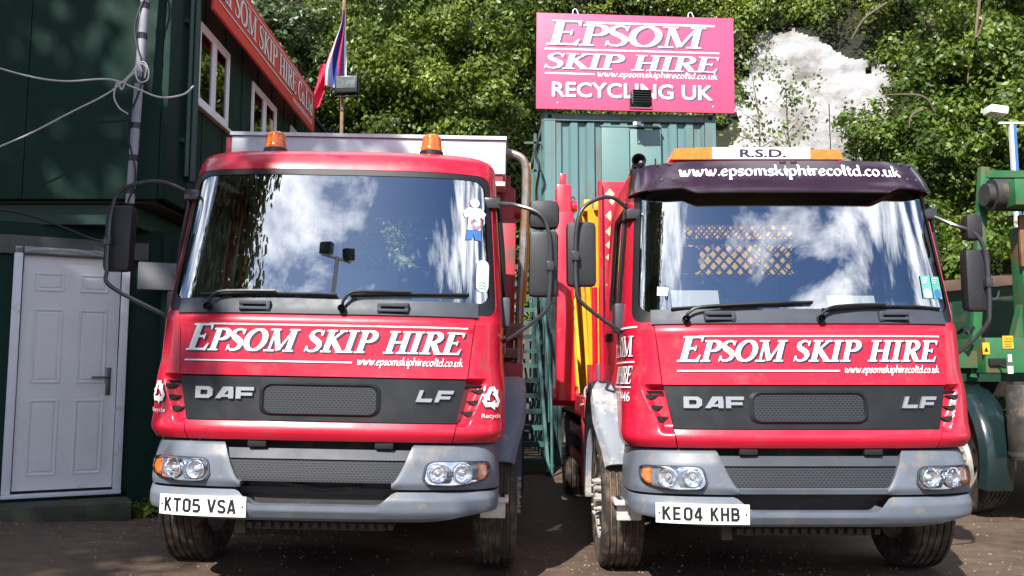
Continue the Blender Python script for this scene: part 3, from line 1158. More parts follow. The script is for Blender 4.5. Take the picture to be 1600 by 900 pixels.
    # headlamps
    for sg in (-1, 1):
        hb = MB()
        # the housing: dark rounded pocket outline following the bumper
        def HP(x, z, o):
            return XP(sg * x, z, o, BUM)
        out = []
        for (a, b) in [(.605, .69), (.62, .665), (.66, .652), (.80, .650), (.94, .668), (.985, .70), (.99, .76), (.975, .785), (.90, .79), (.70, .79), (.65, .785), (.62, .76)]:
            out.append((a, b))
        sm = bez([(a, b, 0) for a, b in out + out[:1]], 4)[:-1]
        cen = (.80, .722)
        nn = len(sm)
        lev = [(1.0, -.002), (.97, .013), (.93, .013), (.90, .007)]
        vs = []
        for k, o in lev:
            for p in sm:
                vs.append(HP(cen[0] + (p.x - cen[0]) * k, cen[1] + (p.y - cen[1]) * k, o))
        fs = [(j * nn + i, j * nn + (i + 1) % nn, (j + 1) * nn + (i + 1) % nn, (j + 1) * nn + i) for j in range(3) for i in range(nn)]
        hb.add(vs, fs, 0)
        vs = [HP(cen[0] + (p.x - cen[0]) * .95, cen[1] + (p.y - cen[1]) * .95, .0070) for p in sm] + [HP(*cen, .0070)]
        hb.add(vs, [(i, (i + 1) % nn, nn) for i in range(nn)], 1)
        hl = hb.build('headlight', [M_dgrey, M_chr], bum)
        rf = MB()
        for (x, r) in ((.695, .058), (.835, .060)):
            c = HP(x, .720, .009)
            e1 = (HP(x + .02, .72, .009) - HP(x - .02, .72, .009)).normalized()
            e2 = Vector((0, 0, 1))
            nn_ = (e1.cross(e2)).normalized()
            if nn_.y > 0: nn_ = -nn_
            pr = [(1.0, .012), (1.0, .020), (.90, .022), (.82, .010), (.60, .003), (.35, .001), (.30, .014), (.2, .018), (.01, .019)]
            vs = []
            K = 28
            for rr, h in pr:
                for k in range(K):
                    a = 2 * math.pi * k / K
                    vs.append(c + (e1 * math.cos(a) + e2 * math.sin(a)) * r * rr * (1 + .02 * math.sin(a * 12) * (rr < .9)) + nn_ * h)
            rf.add(vs, [(j * K + k, j * K + (k + 1) % K, (j + 1) * K + (k + 1) % K, (j + 1) * K + k) for j in range(len(pr) - 1) for k in range(K)])
        rf.build('reflector', M_chr, hl, angle=25)
        ab = MB()
        pts = [(.922, .672), (.955, .68), (.975, .72), (.965, .765), (.922, .772)]
        nb = len(pts)
        cc = (.938, .722)
        def HV(a, b, o):
            return HP(a, b, o)
        vs = [HV(a, b, .008) for a, b in pts] + [HV(cc[0] + (a - cc[0]) * .8, cc[1] + (b - cc[1]) * .85, .020) for a, b in pts]
        ab.add(vs, [(i, (i + 1) % nb, nb + (i + 1) % nb, nb + i) for i in range(nb)] + [tuple(range(nb, 2 * nb))])
        ab.build('indicator', M_amber, hl)
        cv = MB()
        lev = [(.93, .012), (.90, .030), (.72, .038), (.4, .040), (.02, .041)]
        vs = []
        nn = len(sm)
        for k, o in lev:
            for p in sm:
                vs.append(HP(cen[0] + (p.x - cen[0]) * k, cen[1] + (p.y - cen[1]) * k, o))
        cv.add(vs, [(j * nn + i, j * nn + (i + 1) % nn, (j + 1) * nn + (i + 1) % nn, (j + 1) * nn + i) for j in range(4) for i in range(nn)])
        cv.build('lens', M_lens, hl)
    # things behind the bumper opening and under it
    ub = MB()
    ub.box(-.95, .95, .22, .28, .50, .90)
    ub.box(-.46, .46, .14, .20, .58, .62)
    ub.tube([(-.3, .14, .66), (0, .13, .61), (.25, .15, .62)], .014, 8)
    ub.box(-.42, .42, .16, 7.0 if False else 6.4, .52, .78)
    for x in (-.42, .34):
        ub.box(x, x + .08, .6, 6.6, .62, .86)
    ub.box(-.75, .75, .95, 1.15, .36, .50, 0, .03)
    ub.box(-.40, .40, .2, .9, .36, .52, 0, .03)
    ub.box(-.7, .7, .3, 1.6, .86, .98)
    ub.lathe([(.05, -.2), (.12, 0), (.05, .2)], (0, 4.9, .47), 'X', 12)
    ub.box(-.9, .9, 4.82, 4.98, .38, .52, 0, .03)
    # ribbed sump guard under the bumper
    for k in range(16):
        ub.box(-.42 + k * .055, -.39 + k * .055, .16, .42, .395, .43, 0, 0, rotm(R(8), 0, 0))
    ub.box(-.5, -.44, .2, .3, .34, .44)
    ub.build('chassis', M_chassis, root)
    # steps under the cab ends
    for sg in (-1, 1):
        sb = MB()
        sb.box(sg * 1.01 - .10, sg * 1.01 + .10, .50, .80, .50, .535, 0, .012)
        for i in range(3):
            for j in range(4):
                sb.box(sg * 1.01 - .075 + i * .06, sg * 1.01 - .045 + i * .06, .52 + j * .07, .555 + j * .07, .536, .541, 1)
        sb.box(sg * 1.01 - .08, sg * 1.01 + .08, .55, .60, .40, .51, 0, .01)
        sb.build('step', [mat('step_alloy', (.60, .57, .55), .55, metal=.2, dirt=(.25, .17, .12), dirt_amt=.25, dscale=15), M_dark], root)
    # ---------- mudguards
    for sg in (-1, 1):
        mb = MB()
        yc, zc, ro = 1.15, .50, .66
        xi, xo = sg * .84, sg * 1.215
        def fm(u, v):
            # round the wheel from the front bottom over the top to the back
            a = R(163 - 171 * u)
            rr = ro
            prof = [(0, -.03), (.5, 0), (.86, 0), (.97, -.012), (1.0, -.055)]
            k = v * 4
            i = min(3, int(k))
            f = k - i
            xx = prof[i][0] + (prof[i + 1][0] - prof[i][0]) * f
            dr = prof[i][1] + (prof[i + 1][1] - prof[i][1]) * f
            yy = yc + (rr + dr) * .76 * math.cos(a)
            narrow = 1 - .10 * smooth01((.85 - yy) / .25)
            return Vector(((xi + (xo - xi) * xx) * narrow, yy, zc + (rr + dr) * 1.17 * math.sin(a) + .02))
        mb.grid(fm, 36, 12)
        # inner skin
        def fm2(u, v):
            p = fm(u, v)
            c = Vector((p.x, yc, zc))
            return p + (c - p).normalized() * .018
        mb.grid(fm2, 36, 12)
        mb.build('mudguard', M_greyF if LFT else M_greyW, root, angle=50)
    # ---------- wheels
    for sg in (-1, 1):
        wheel_parts(root, sg * .88, sg * 1.165, 1.15, .475, .475, sg)
        w = wheel_parts(root, sg * .84, sg * 1.18, 4.9, .475, .475, sg, nuts=(sg < 0))
    # ---------- wipers
    def wip(pts, blade):
        wb = MB()
        wb.tube(bez([XP(x, z, o) for x, z, o in pts], 6), [.013] * 1 + [.010] * (6 * (len(pts) - 1)), 6)
        a = [XP(x, z, o) for x, z, o in blade]
        wb.tube(a, .009, 5)
        wb.tube([p + Vector((0, .012, -.008)) for p in a], .006, 4)
        wb.lathe([(.022, -.03), (.022, .01), (.001, .02)], XP(*pts[0]), 'Y', 10)
        wb.build('wiper', M_black, root)
    if LFT:
        wip([(.10, 1.66, .03), (.11, 1.71, .045), (.16, 1.755, .05), (.30, 1.765, .04), (.50, 1.768, .04)], [(.14, 1.748, .02), (.4, 1.76, .018), (.72, 1.768, .018), (.84, 1.772, .018)])
        wip([(-.70, 1.66, .03), (-.69, 1.70, .045), (-.64, 1.745, .05), (-.5, 1.758, .04), (-.3, 1.76, .04)], [(-.76, 1.742, .02), (-.4, 1.752, .018), (-.1, 1.752, .018), (.06, 1.75, .018)])
    else:
        wip([(-.70, 1.65, .03), (-.68, 1.69, .045), (-.62, 1.722, .05), (-.45, 1.738, .04), (-.25, 1.748, .04)], [(-.78, 1.725, .02), (-.4, 1.745, .018), (-.1, 1.758, .018), (.07, 1.762, .018)])
        wip([(.10, 1.65, .03), (.12, 1.69, .045), (.18, 1.722, .05), (.35, 1.738, .04), (.5, 1.74, .04)], [(.12, 1.715, .02), (.45, 1.735, .018), (.7, 1.738, .018), (.87, 1.728, .018)])
    # ---------- mirrors
    def mirror(sg, zb_, tall, second, xm, w, top, h, clamp=True):
        arm = MB()
        p = [(sg * .965, .50, zb_ + .02), (sg * (.965 + (xm - .965) * .45), .40, top + .16), (sg * (xm - .03), .36, top + .10), (sg * (xm + w * .15), .35, top - .02),
             (sg * (xm + w * .22), .35, top - h * .5), (sg * (xm + w * .20), .35, top - h * .98), (sg * (xm + w * .05), .36, top - h - .10), (sg * (1.10), .45, top - h - .26), (sg * 1.0, .52, top - h - .30)]
        arm.tube(bez(p, 7), .013, 8)
        arm.box(sg * .965 - .05, sg * .965 + .05, .46, .60, zb_ - .02, zb_ + .05, 0, .012)
        arm.box(sg * 1.02 - .05, sg * 1.02 + .05, .48, .64, top - h - .36, top - h - .24, 0, .015)
        q = (sg * (xm + w * .22), .35, top - h * .55)
        arm.box(q[0] - .022, q[0] + .022, q[1] - .022, q[1] + .022, q[2] - .03, q[2] + .03, 0, .006)
        am = arm.build('mirror', M_arm, root)
        hs = MB()
        rounded_slab(hs, (sg * xm, .43, top - h / 2), w, .10, h, .035)
        if second:
            rounded_slab(hs, (sg * xm, .43, top + second / 2 + .01), w * 1.05, .11, second, .05)
        hs.build('mirror_housing', M_mir, am, angle=50)
        mg_ = MB()
        mg_.box(sg * xm - w * .42, sg * xm + w * .42, .482, .486, top - h + .03, top - .03)
        mg_.build('mirror_glass', M_chr, am)
    if LFT:
        mirror(-1, 2.40, 0, 0, 1.39, .175, 2.32, .42)
        mirror(1, 2.38, 0, .19, 1.30, .185, 2.21, .42)
    else:
        mirror(-1, 2.36, 0, 0, 1.315, .19, 2.31, .42)
        mirror(1, 2.36, 0, 0, 1.225, .165, 2.13, .40)
        eb = MB()
        rounded_slab(eb, (1.20, .40, 2.27), .11, .10, .17, .035)
        eb.build('kerb_mirror', M_mir, root)
    # door handle and door seam, dark glass in the side windows
    for sg in (-1, 1):
        wb = MB()
        wb.grid(lambda u, v: SP(sg * s_back(.60 + .72 * u, 1.78 + .70 * v), 1.78 + .70 * v, -.02), 6, 6)
        wb.build('side_window', M_sglass, root)
        ws = MB()
        li = rrect(.62, 1.30, 1.80, 2.46, .06, .07, 6, 10, 10)
        lo = rrect(.655, 1.265, 1.835, 2.425, .05, .06, 6, 10, 10)
        ring(ws, [(sg * s_back(a, b), b) for a, b in li], [(sg * s_back(a, b), b) for a, b in lo], offa=.004, offb=-.012, nr=1, depth=.02)
        ws.tube([SP(sg * s_back(.56, 1.78), 1.78, .02), SP(sg * s_back(.54, 2.1), 2.1, .025), SP(sg * s_back(.58, 2.46), 2.46, .02)], .016, 6)
        ws.build('window_seal', M_rubber, root)
        hb = MB()
        q = SP(sg * s_back(1.25, 1.60), 1.60, .012)
        hb.box(q.x - .012, q.x + .012, q.y - .09, q.y + .09, q.z - .03, q.z + .03, 0, .008)
        hb.build('door_handle', M_black, root)
        cbk = MB()
        q = SP(sg * s_back(.56, 1.70), 1.70, .02)
        cbk.box(q.x - .03, q.x + .03, q.y - .08, q.y + .08, q.z - .10, q.z + .09, 0, .02)
        cbk.build('corner_trim', M_dgrey, root)
    # ---------- kind specific
    if LFT:
        for x in (-.475, .555):
            bc = MB()
            c = (x, .60, 2.722)
            bc.lathe([(.078, 0), (.078, .03), (.072, .035)], c, 'Z', 24, 0, cap=True)
            be = bc.build('beacon', M_black, root)
            bl = MB()
            prof = [(.071, .035), (.071, .05)]
            for k in range(8):
                prof += [(.070 - k * .0012, .055 + k * .0095), (.068 - k * .0012, .060 + k * .0095)]
            prof += [(.058, .134), (.046, .144), (.001, .147)]
            bl.lathe(prof, c, 'Z', 24)
            bl.build('beacon_lens', M_amberD, be, angle=60)
            bi = MB()
        # stickers on the glass
        sk = MB()
        sp = lambda x, z, l: XP(x, z, -.009 + l)
        x, z = .862, 2.335
        sk.add([sp(x + .030 * math.cos(a), z + .045 + .030 * math.sin(a), .003) for a in np.linspace(0, 2 * math.pi, 21)[:-1]], [tuple(range(20))], 0)
        shirt = [(-.085, -.02), (-.045, .012), (.045, .012), (.085, -.02), (.068, -.06), (.042, -.045), (.048, -.135), (-.048, -.135), (-.042, -.045), (-.068, -.06)]
        sk.add([sp(x + a * .85, z + b, .0034) for a, b in shirt], [(0, 1, 8, 9), (1, 2, 5, 6, 7, 8), (2, 3, 4, 5)], 0)
        sk.add([sp(x + a * .85, z + b, .0036) for a, b in [(-.048, -.135), (.048, -.135), (.058, -.205), (.008, -.200), (0, -.16), (-.008, -.200), (-.058, -.205)]], [(0, 1, 4), (1, 2, 3, 4), (0, 4, 5, 6)], 1)
        for k in range(4):
            stroke(sk, [(p[0], p[1]) for p in arc(.01, -.085, .014 + k * .009, .012 + k * .012, 40 + 60 * k, 210 + 60 * k, 10)], .006, lambda a, b, l: sp(x + a * .85, z + b, .004 + l), 0, 2 if k % 2 else 1)
        sk.build('sticker', [M_stick, M_stblue, M_stred], gl, smooth=False, fix=False)
        s2 = MB()
        cx, cz = .925, 1.905
        pl = [(cx + .038 * math.cos(R(a)), cz + .065 + .038 * math.sin(R(a))) for a in range(0, 181, 15)] + [(cx + .038 * math.cos(R(a)), cz - .065 + .038 * math.sin(R(a))) for a in range(180, 361, 15)]
        s2.add([sp(a, b, .003) for a, b in pl], [tuple(range(len(pl)))], 0)
        for k in range(3):
            stroke(s2, [(cx - .024, cz - .05 - k * .018), (cx, cz - .043 - k * .018), (cx + .024, cz - .052 - k * .018)], .007, lambda a, b, l: sp(a, b, .0036 + l), 0, 1)
        for k in range(2):
            stroke(s2, [(cx - .02, cz + .03 - k * .012), (cx + .018, cz + .03 - k * .012)], .002, lambda a, b, l: sp(a, b, .0036 + l), 0, 1)
        s2.build('sticker', [M_stick, M_stgreen], gl, smooth=False, fix=False)
        # recycling marks on both corners
        for sg in (-1, 1):
            rb = MB()
            s0 = sg * s_at(.995, 1.15)
            recycle_symbol(rb, s0, 1.155, .082, 1 / _Q, .006)
            sans(rb, 'Recycle', -.072, -.105, .026, lambda a, b, l: SP(s0 + a / _Q, 1.145 + b, .006 + l), .002, 0, .01, width=.15)
            rb.build('recycling_mark', [M_white, M_ink], cab, smooth=False, fix=False)
    else:
        # sun visor: tinted acrylic shell standing off the header
        vb = MB()
        WV = ([2.40, 2.46, 2.70], [.995, 1.0, .955])
        _zz = np.linspace(2.44, 2.71, 40)
        YV = (list(_zz), list(.205 + .16 * ((_zz - 2.44) / .27) ** 1.6))
        VT = (WV, YV)
        def vz0(x):
            x = abs(x)
            return 2.468 + .036 * smooth01((x - .58) / .12)
        def fv(u, v):
            sv = s_back(.62, 2.55, VT)
            s = sv * (2 * u - 1)
            x = plan_pt(max(-1, min(1, s)), 2.5, VT)[0]
            a = vz0(x)
            b = 2.700 - .10 * smooth01((abs(s) - .86) / .3)
            crease = -.010 * smooth01((2.535 - (a + (b - a) * v)) / .03)
            return (s, a + (b - a) * v, crease * 0)
        patch(vb, fv, 110, 30, tab=VT, depth=.018)
        vis = vb.build('sun_visor', M_visor, root, angle=45)
        tv = MB()
        mpv = lambda x, z, l: XP(x, z, .005 + l, VT)
        w_ = 1.42
        put_text(tv, 'www.epsomskiphirecoltd.co.uk', LOW, -.70, 2.578, .098, mpv, 0, shear=.12, width=w_, bold=1.25)
        tv.build('lettering', M_white, vis, smooth=False, fix=False)
        for x in (-.80, -.73, -.02, .05, .76, .83):
            sb = MB()
            q = XP(x, 2.565, .002, VT)
            sb.lathe([(.012, 0), (.010, -.006), (.001, -.008)], q, 'Y', 10)
            sb.build('fixing', M_dgrey, vis)
            sb = MB()
            q = XP(x, 2.686, .0, VT)
            sb.box(q.x - .02, q.x + .02, q.y - .01, q.y + .02, q.z - .006, q.z + .010, 0, .004)
            sb.build('clip', M_dgrey, vis)
        # light bar
        lbm = MB()
        lbm.box(-.66, .44, .60, .80, 2.735, 2.765, 0, .01)
        lbo = lbm.build('light_bar', M_dgrey, root)
        for (a, b) in ((-.70, -.42), (.24, .46)):
            q = MB()
            e = .05
            if a < 0:
                q.prism([(a, 2.766), (a + e * .6, 2.838), (b, 2.848), (b, 2.766)], 'Y', .58, .82)
            else:
                q.prism([(a, 2.766), (a, 2.836), (b - e * .6, 2.830), (b, 2.766)], 'Y', .58, .82)
            q.build('amber_lens', M_amber, lbo, smooth=False)
        q = MB()
        q.box(-.419, .239, .575, .825, 2.766, 2.848, 0, .006)
        def lp(x, z, l): return Vector((x, .5745 - l, z))
        sans(q, 'R.S.D.', -.235, 2.780, .054, lp, .001, 1, .03, width=.31)
        q.build('centre_panel', [M_white, M_shade], lbo, smooth=False)
        # papers and stickers
        sk = MB()
        sp = lambda x, z, l: XP(x, z, -.009 + l)
        for cx in (.825, .905):
            sk.add([sp(cx - .036, 1.80, .003), sp(cx + .036, 1.80, .003), sp(cx + .036, 1.945, .003), sp(cx - .036, 1.945, .003)], [(0, 1, 2, 3)], 1)
            sk.add([sp(cx + .028 * math.cos(a), 1.832 + .030 * math.sin(a), .0036) for a in np.linspace(0, 2 * math.pi, 17)[:-1]], [tuple(range(16))], 0 if cx < .86 else 2)
            for k in range(3):
                stroke(sk, [(cx - .028, 1.93 - k * .014), (cx + .02 - k * .01, 1.93 - k * .014)], .004, lambda a, b, l: sp(a, b, .0036), 0, 0)
        sk.build('sticker', [M_stick, mat('sticker_teal', (.12, .42, .36), .4), M_stblue], gl, smooth=False, fix=False)
        s3 = MB()
        s3.add([sp(-.86, 1.82, .002), sp(-.80, 1.815, .002), sp(-.79, 1.865, .002), sp(-.855, 1.875, .002)], [(0, 1, 2, 3)])
        s3.build('sticker', M_stick, gl, smooth=False, fix=False)
        for (a, b, zz) in ((-.76, -.46, 1.86), (.22, .52, 1.825)):
            pp = MB()
            pp.box(a, b, .30, .304, 1.735, zz, 0, 0, rotm(R(-20), 0, R(2)))
            pp.build('paper', M_paper, root, smooth=False)
        # horns on the roof corner
        hn = MB()
        hn.lathe([(.010, .5), (.016, .3), (.026, .12), (.046, .0), (.050, -.01), (.040, .0), (.015, .12)], (-.90, .66, 2.775), 'Y', 16)
        hn.box(-.93, -.86, .74, .80, 2.70, 2.78, 0, .006)
        hn.lathe([(.001, 0), (.022, .01), (.026, .04)], (-.90, .50, 2.72), 'Y', 12)
        hn.build('air_horn', M_black, root)
        at = MB()
        at.tube([(-.78, .7, 2.73), (-.78, .7, 2.80)], .006, 6)
        at.tube([(.60, 1.2, 2.70), (.61, 1.22, 3.35)], .004, 5)
        at.build('aerial', M_black, root)
        # signwriting on the near door
        dt = MB()
        xs = -1.029
        def dmp(a, b, l):
            # a runs back from the front edge: text reads towards the front of the photo's right
            z = b
            return SP(-s_back(.74 - a, z), z, .006 + l)
        for mi, l, d in ((1, 0, .006), (0, .002, 0)):
            put_text(dt, 'EPSOM', SER, .02 + d, 1.44 - d, .15, dmp, l, small=.85, shear=.0, width=.46, mi=mi)
            put_text(dt, 'SKIP HIRE', SER, .09 + d, 1.27 - d, .11, dmp, l, shear=.0, width=.40, mi=mi)
        hline(dt, .0, .50, 1.62, .010, dmp, .002)
        hline(dt, .0, .50, 1.405, .010, dmp, .002)
        hline(dt, .08, .50, 1.25, .008, dmp, .002)
        sans(dt, '01372 7446', .10, 1.165, .06, dmp, .002, 0, .01, width=.40)
        dt.build('lettering', [M_white, M_shade], cab, smooth=False, fix=False)
    return cab, gl
# ================================================================ THE SETTING
# ---------------------------------------------------------------- ground
def ground_mat():
    m = bpy.data.materials.new('yard_dirt_concrete')
    m.use_nodes = True
    t = m.node_tree
    b = t.nodes['Principled BSDF']
    L = t.links.new
    tc = t.nodes.new('ShaderNodeTexCoord')
    def noise_(sc, det=8, ro=.65):
        n = t.nodes.new('ShaderNodeTexNoise')
        n.inputs['Scale'].default_value = sc
        n.inputs['Detail'].default_value = det
        n.inputs['Roughness'].default_value = ro
        L(tc.outputs['Object'], n.inputs['Vector'])
        return n
    n1 = noise_(.55)
    n2 = noise_(7)
    n3 = noise_(60, 4)
    rp = t.nodes.new('ShaderNodeValToRGB')
    e = rp.color_ramp.elements
    e[0].position, e[0].color = .34, (.062, .044, .034, 1)
    e[1].position, e[1].color = .66, (.18, .12, .082, 1)
    L(n1.outputs[0], rp.inputs[0])
    m2 = t.nodes.new('ShaderNodeMixRGB')
    m2.blend_type = 'MULTIPLY'
    m2.inputs[0].default_value = .75
    r2 = t.nodes.new('ShaderNodeValToRGB')
    r2.color_ramp.elements[0].position, r2.color_ramp.elements[0].color = .35, (.55, .55, .55, 1)
    r2.color_ramp.elements[1].position, r2.color_ramp.elements[1].color = .65, (1.15, 1.12, 1.08, 1)
    L(n2.outputs[0], r2.inputs[0])
    L(rp.outputs[0], m2.inputs[1])
    L(r2.outputs[0], m2.inputs[2])
    vo = t.nodes.new('ShaderNodeTexVoronoi')
    vo.inputs['Scale'].default_value = 26
    L(tc.outputs['Object'], vo.inputs['Vector'])
    vr = t.nodes.new('ShaderNodeMapRange')
    vr.inputs[1].default_value = .12
    vr.inputs[2].default_value = .05
    L(vo.outputs['Distance'], vr.inputs[0])
    sel = t.nodes.new('ShaderNodeMath')
    sel.operation = 'MULTIPLY'
    cg = t.nodes.new('ShaderNodeSeparateColor')
    L(vo.outputs['Color'], cg.inputs[0])
    gt = t.nodes.new('ShaderNodeMath')
    gt.operation = 'GREATER_THAN'
    gt.inputs[1].default_value = .90
    L(cg.outputs[0], gt.inputs[0])
    L(gt.outputs[0], sel.inputs[0])
    L(vr.outputs[0], sel.inputs[1])
    m3 = t.nodes.new('ShaderNodeMixRGB')
    m3.inputs[2].default_value = (.34, .30, .25, 1)
    L(sel.outputs[0], m3.inputs[0])
    L(m2.outputs[0], m3.inputs[1])
    L(m3.outputs[0], b.inputs['Base Color'])
    rr = t.nodes.new('ShaderNodeMapRange')
    rr.inputs[1].default_value = .35
    rr.inputs[2].default_value = .65
    rr.inputs[3].default_value = .55
    rr.inputs[4].default_value = .9
    L(n1.outputs[0], rr.inputs[0])
    L(rr.outputs[0], b.inputs['Roughness'])
    ad = t.nodes.new('ShaderNodeMath')
    ad.operation = 'ADD'
    L(n2.outputs[0], ad.inputs[0])
    L(n3.outputs[0], ad.inputs[1])
    bp = t.nodes.new('ShaderNodeBump')
    bp.inputs['Strength'].default_value = .55
    bp.inputs['Distance'].default_value = .02
    L(ad.outputs[0], bp.inputs['Height'])
    L(bp.outputs[0], b.inputs['Normal'])
    return m
gx = np.concatenate([[-220, -120, -60, -30, -16], np.arange(-10, 12, .4), [14, 20, 32, 60, 120, 220]])
gy = np.concatenate([[-220, -120, -60, -30, -14], np.arange(-8, 22, .4), [26, 34, 60, 120, 220]])
vs = [(float(x), float(y), ground_z(float(x), float(y))) for y in gy for x in gx]
nx_ = len(gx)
g = MB().add(vs, [(j * nx_ + i, j * nx_ + i + 1, (j + 1) * nx_ + i + 1, (j + 1) * nx_ + i) for j in range(len(gy) - 1) for i in range(nx_ - 1)])
tag(g.build('ground', ground_mat(), angle=60), kind='structure')

# ---------------------------------------------------------------- hillside behind the yard
def hill_y(x, z):
    n = noise.fractal(Vector((x * .22, z * .3, 3.1)), .9, 2, 4)
    return 16.3 + .34 * z + .9 * n + .06 * max(0, x - 6) * 0 - .35 * max(0, x - 5) ** 1.0 * .5
hz = MB()
hx = np.arange(-22, 34.1, .5)
hzv = np.concatenate([np.arange(-.5, 15, .5), [16, 18, 20]])
def hillp(x, z):
    y = hill_y(x, z)
    if z > 13:
        y += (z - 13) * 3
    return (x, y, z)
vs = [hillp(float(x), float(z)) for z in hzv for x in hx]
n_ = len(hx)
hz.add(vs, [(j * n_ + i, j * n_ + i + 1, (j + 1) * n_ + i + 1, (j + 1) * n_ + i) for j in range(len(hzv) - 1) for i in range(n_ - 1)])
tag(hz.build('hillside', mat('dark_hill_soil', (.018, .020, .010), .95, var=.4, vscale=2, bump=.8, bscale=6, bdist=.1), angle=80), kind='structure')
# chalk face
chalk_poly = [(1165, 75), (1195, 58), (1245, 58), (1290, 78), (1330, 98), (1370, 106), (1392, 150), (1372, 210), (1345, 250), (1330, 330), (1120, 330), (1128, 230), (1150, 175), (1160, 120)]
def inside(px, py, P):
    c = False
    j = len(P) - 1
    for i in range(len(P)):
        if (P[i][1] > py) != (P[j][1] > py) and px < (P[j][0] - P[i][0]) * (py - P[i][1]) / (P[j][1] - P[i][1]) + P[i][0]:
            c = not c
        j = i
    return c
def hill_at(px, py):
    Y = 17.5
    for _ in range(6):
        p = un(px, py, Y)
        Y = hill_y(p.x, p.z)
    return un(px, py, Y)
chalk_xz = [(hill_at(*p).x, hill_at(*p).z) for p in chalk_poly]
ck = MB()
xs = np.arange(3.2, 8.6, .05)
zs = np.arange(3.2, 9.6, .05)
idx = {}
vv = []
for j, z in enumerate(zs):
    for i, x in enumerate(xs):
        q = Vector((x * 1.3, z * 1.3, .5))
        if inside(x + .30 * noise.noise(q * 2) + .14 * noise.noise(q * 7), z + .25 * noise.noise(q * 2 + Vector((5, 5, 5))) + .14 * noise.noise(q * 7 + Vector((3, 1, 5))), chalk_xz):
            d = .14 * noise.fractal(Vector((x * .9, z * .6, 1)), .8, 2.1, 5) + .10 * noise.noise(Vector((x * .5, z * 3.5, 7)))
            idx[i, j] = len(vv)
            vv.append((x, hill_y(x, z) - .28 + d, z))
ff = [(idx[i, j], idx[i + 1, j], idx[i + 1, j + 1], idx[i, j + 1]) for (i, j) in idx if (i + 1, j) in idx and (i, j + 1) in idx and (i + 1, j + 1) in idx]
ck.add(vv, ff)
tag(ck.build('chalk_cliff', mat('white_chalk', (.37, .365, .38), .95, var=.12, vscale=3, dirt=(.22, .20, .19), dirt_amt=.50, dscale=1.5, bump=.8, bscale=14, bdist=.03), angle=80), kind='structure')

# ---------------------------------------------------------------- foliage
def leaves(name, C, Rr, per, size, m, parent=None, down=.35, flat=(1, 1, 1), face=None, shell=.55, seed=1):
    """leaf-shaped folded faces through the volume of many clumps. C centres (n,3), Rr radii (n,)"""
    r = np.random.default_rng(seed)
    n = len(C)
    k = np.repeat(np.arange(n), per)
    N = len(k)
    d = r.normal(size=(N, 3))
    if face is not None:     # push the clump's leaves to its open side
        d += np.array(face) * .6
    d /= np.linalg.norm(d, axis=1)[:, None]
    rad = Rr[k] * (shell + (1 - shell) * r.random(N) ** .6)
    c = C[k] + d * rad[:, None] * np.array(flat)
    nrm = d + r.normal(size=(N, 3)) * .45 + np.array([0, -.15, .35])
    nrm /= np.linalg.norm(nrm, axis=1)[:, None]
    t = r.normal(size=(N, 3)) + np.array([0, 0, -down * 2.2])
    t -= nrm * (t * nrm).sum(1)[:, None]
    t /= np.linalg.norm(t, axis=1)[:, None]
    b = np.cross(nrm, t)
    s = size * (.6 + .8 * r.random(N))[:, None]
    w = .27 + .15 * r.random(N)[:, None]
    fold = nrm * s * .12
    p0 = c - t * s * .5
    p1 = c + b * s * w - fold + t * s * -.06
    p2 = c + t * s * .55 - fold * .6
    p3 = c - b * s * w - fold + t * s * -.06
    V = np.stack([p0, p1, p2, p3], 1).reshape(-1, 3)
    i = np.arange(N) * 4
    F = np.stack([i, i + 1, i + 2, i, i + 2, i + 3], 1).reshape(-1)
    me = bpy.data.meshes.new(name)
    me.vertices.add(len(V))
    me.vertices.foreach_set('co', V.astype(np.float32).ravel())
    me.loops.add(len(F))
    me.loops.foreach_set('vertex_index', F.astype(np.int32))
    me.polygons.add(len(F) // 3)
    me.polygons.foreach_set('loop_start', np.arange(0, len(F), 3, dtype=np.int32))
    me.polygons.foreach_set('loop_total', np.full(len(F) // 3, 3, dtype=np.int32))
    me.update()
    me.validate()
    me.materials.append(m)
    o = bpy.data.objects.new(name, me)
    COL.objects.link(o)
    if parent:
        o.parent = parent
    return o
L_ivy = leaf_mat('ivy_leaves', (.018, .038, .006), (.105, .160, .016), (.30, .37, .05), .3)
L_bush = leaf_mat('bush_leaves', (.016, .040, .008), (.090, .155, .018), (.25, .34, .045), .3)
L_dark = leaf_mat('dark_tree_leaves', (.012, .026, .007), (.045, .080, .014), (.11, .16, .03), .2)
L_pale = leaf_mat('pale_sapling_leaves', (.08, .13, .04), (.16, .22, .07), (.28, .33, .12), .35)
M_bark = mat('bark', (.13, .095, .065), .9, var=.3, vscale=12, bump=.8, bscale=20, bdist=.02)
M_twig = mat('pale_twig', (.13, .10, .065), .85, var=.3, vscale=15)

# ivy: uneven clumps hugging the slope, not over the chalk
r = np.random.default_rng(5)
cs, rs = [], []
while len(cs) < 2000:
    x = r.uniform(-9, 15)
    z = r.uniform(.3, 12.5)
    if inside(x, z, chalk_xz) or inside(x + .12, z, chalk_xz) or inside(x - .12, z, chalk_xz): continue
    if noise.noise(Vector((x * .55, z * .75, 9))) < -.26: continue
    y = hill_y(x, z)
    rad = r.uniform(.22, .62)
    cs.append((x, y - rad * .55 - .5 * max(0, noise.noise(Vector((x * .45, z * .6, 2)))), z))
    rs.append(rad)
tag(leaves('ivy', np.array(cs), np.array(rs), 140, .078, L_ivy, face=(0, -1, .5), shell=.75, seed=3), kind='stuff', label='ivy and creeper covering the steep hillside')

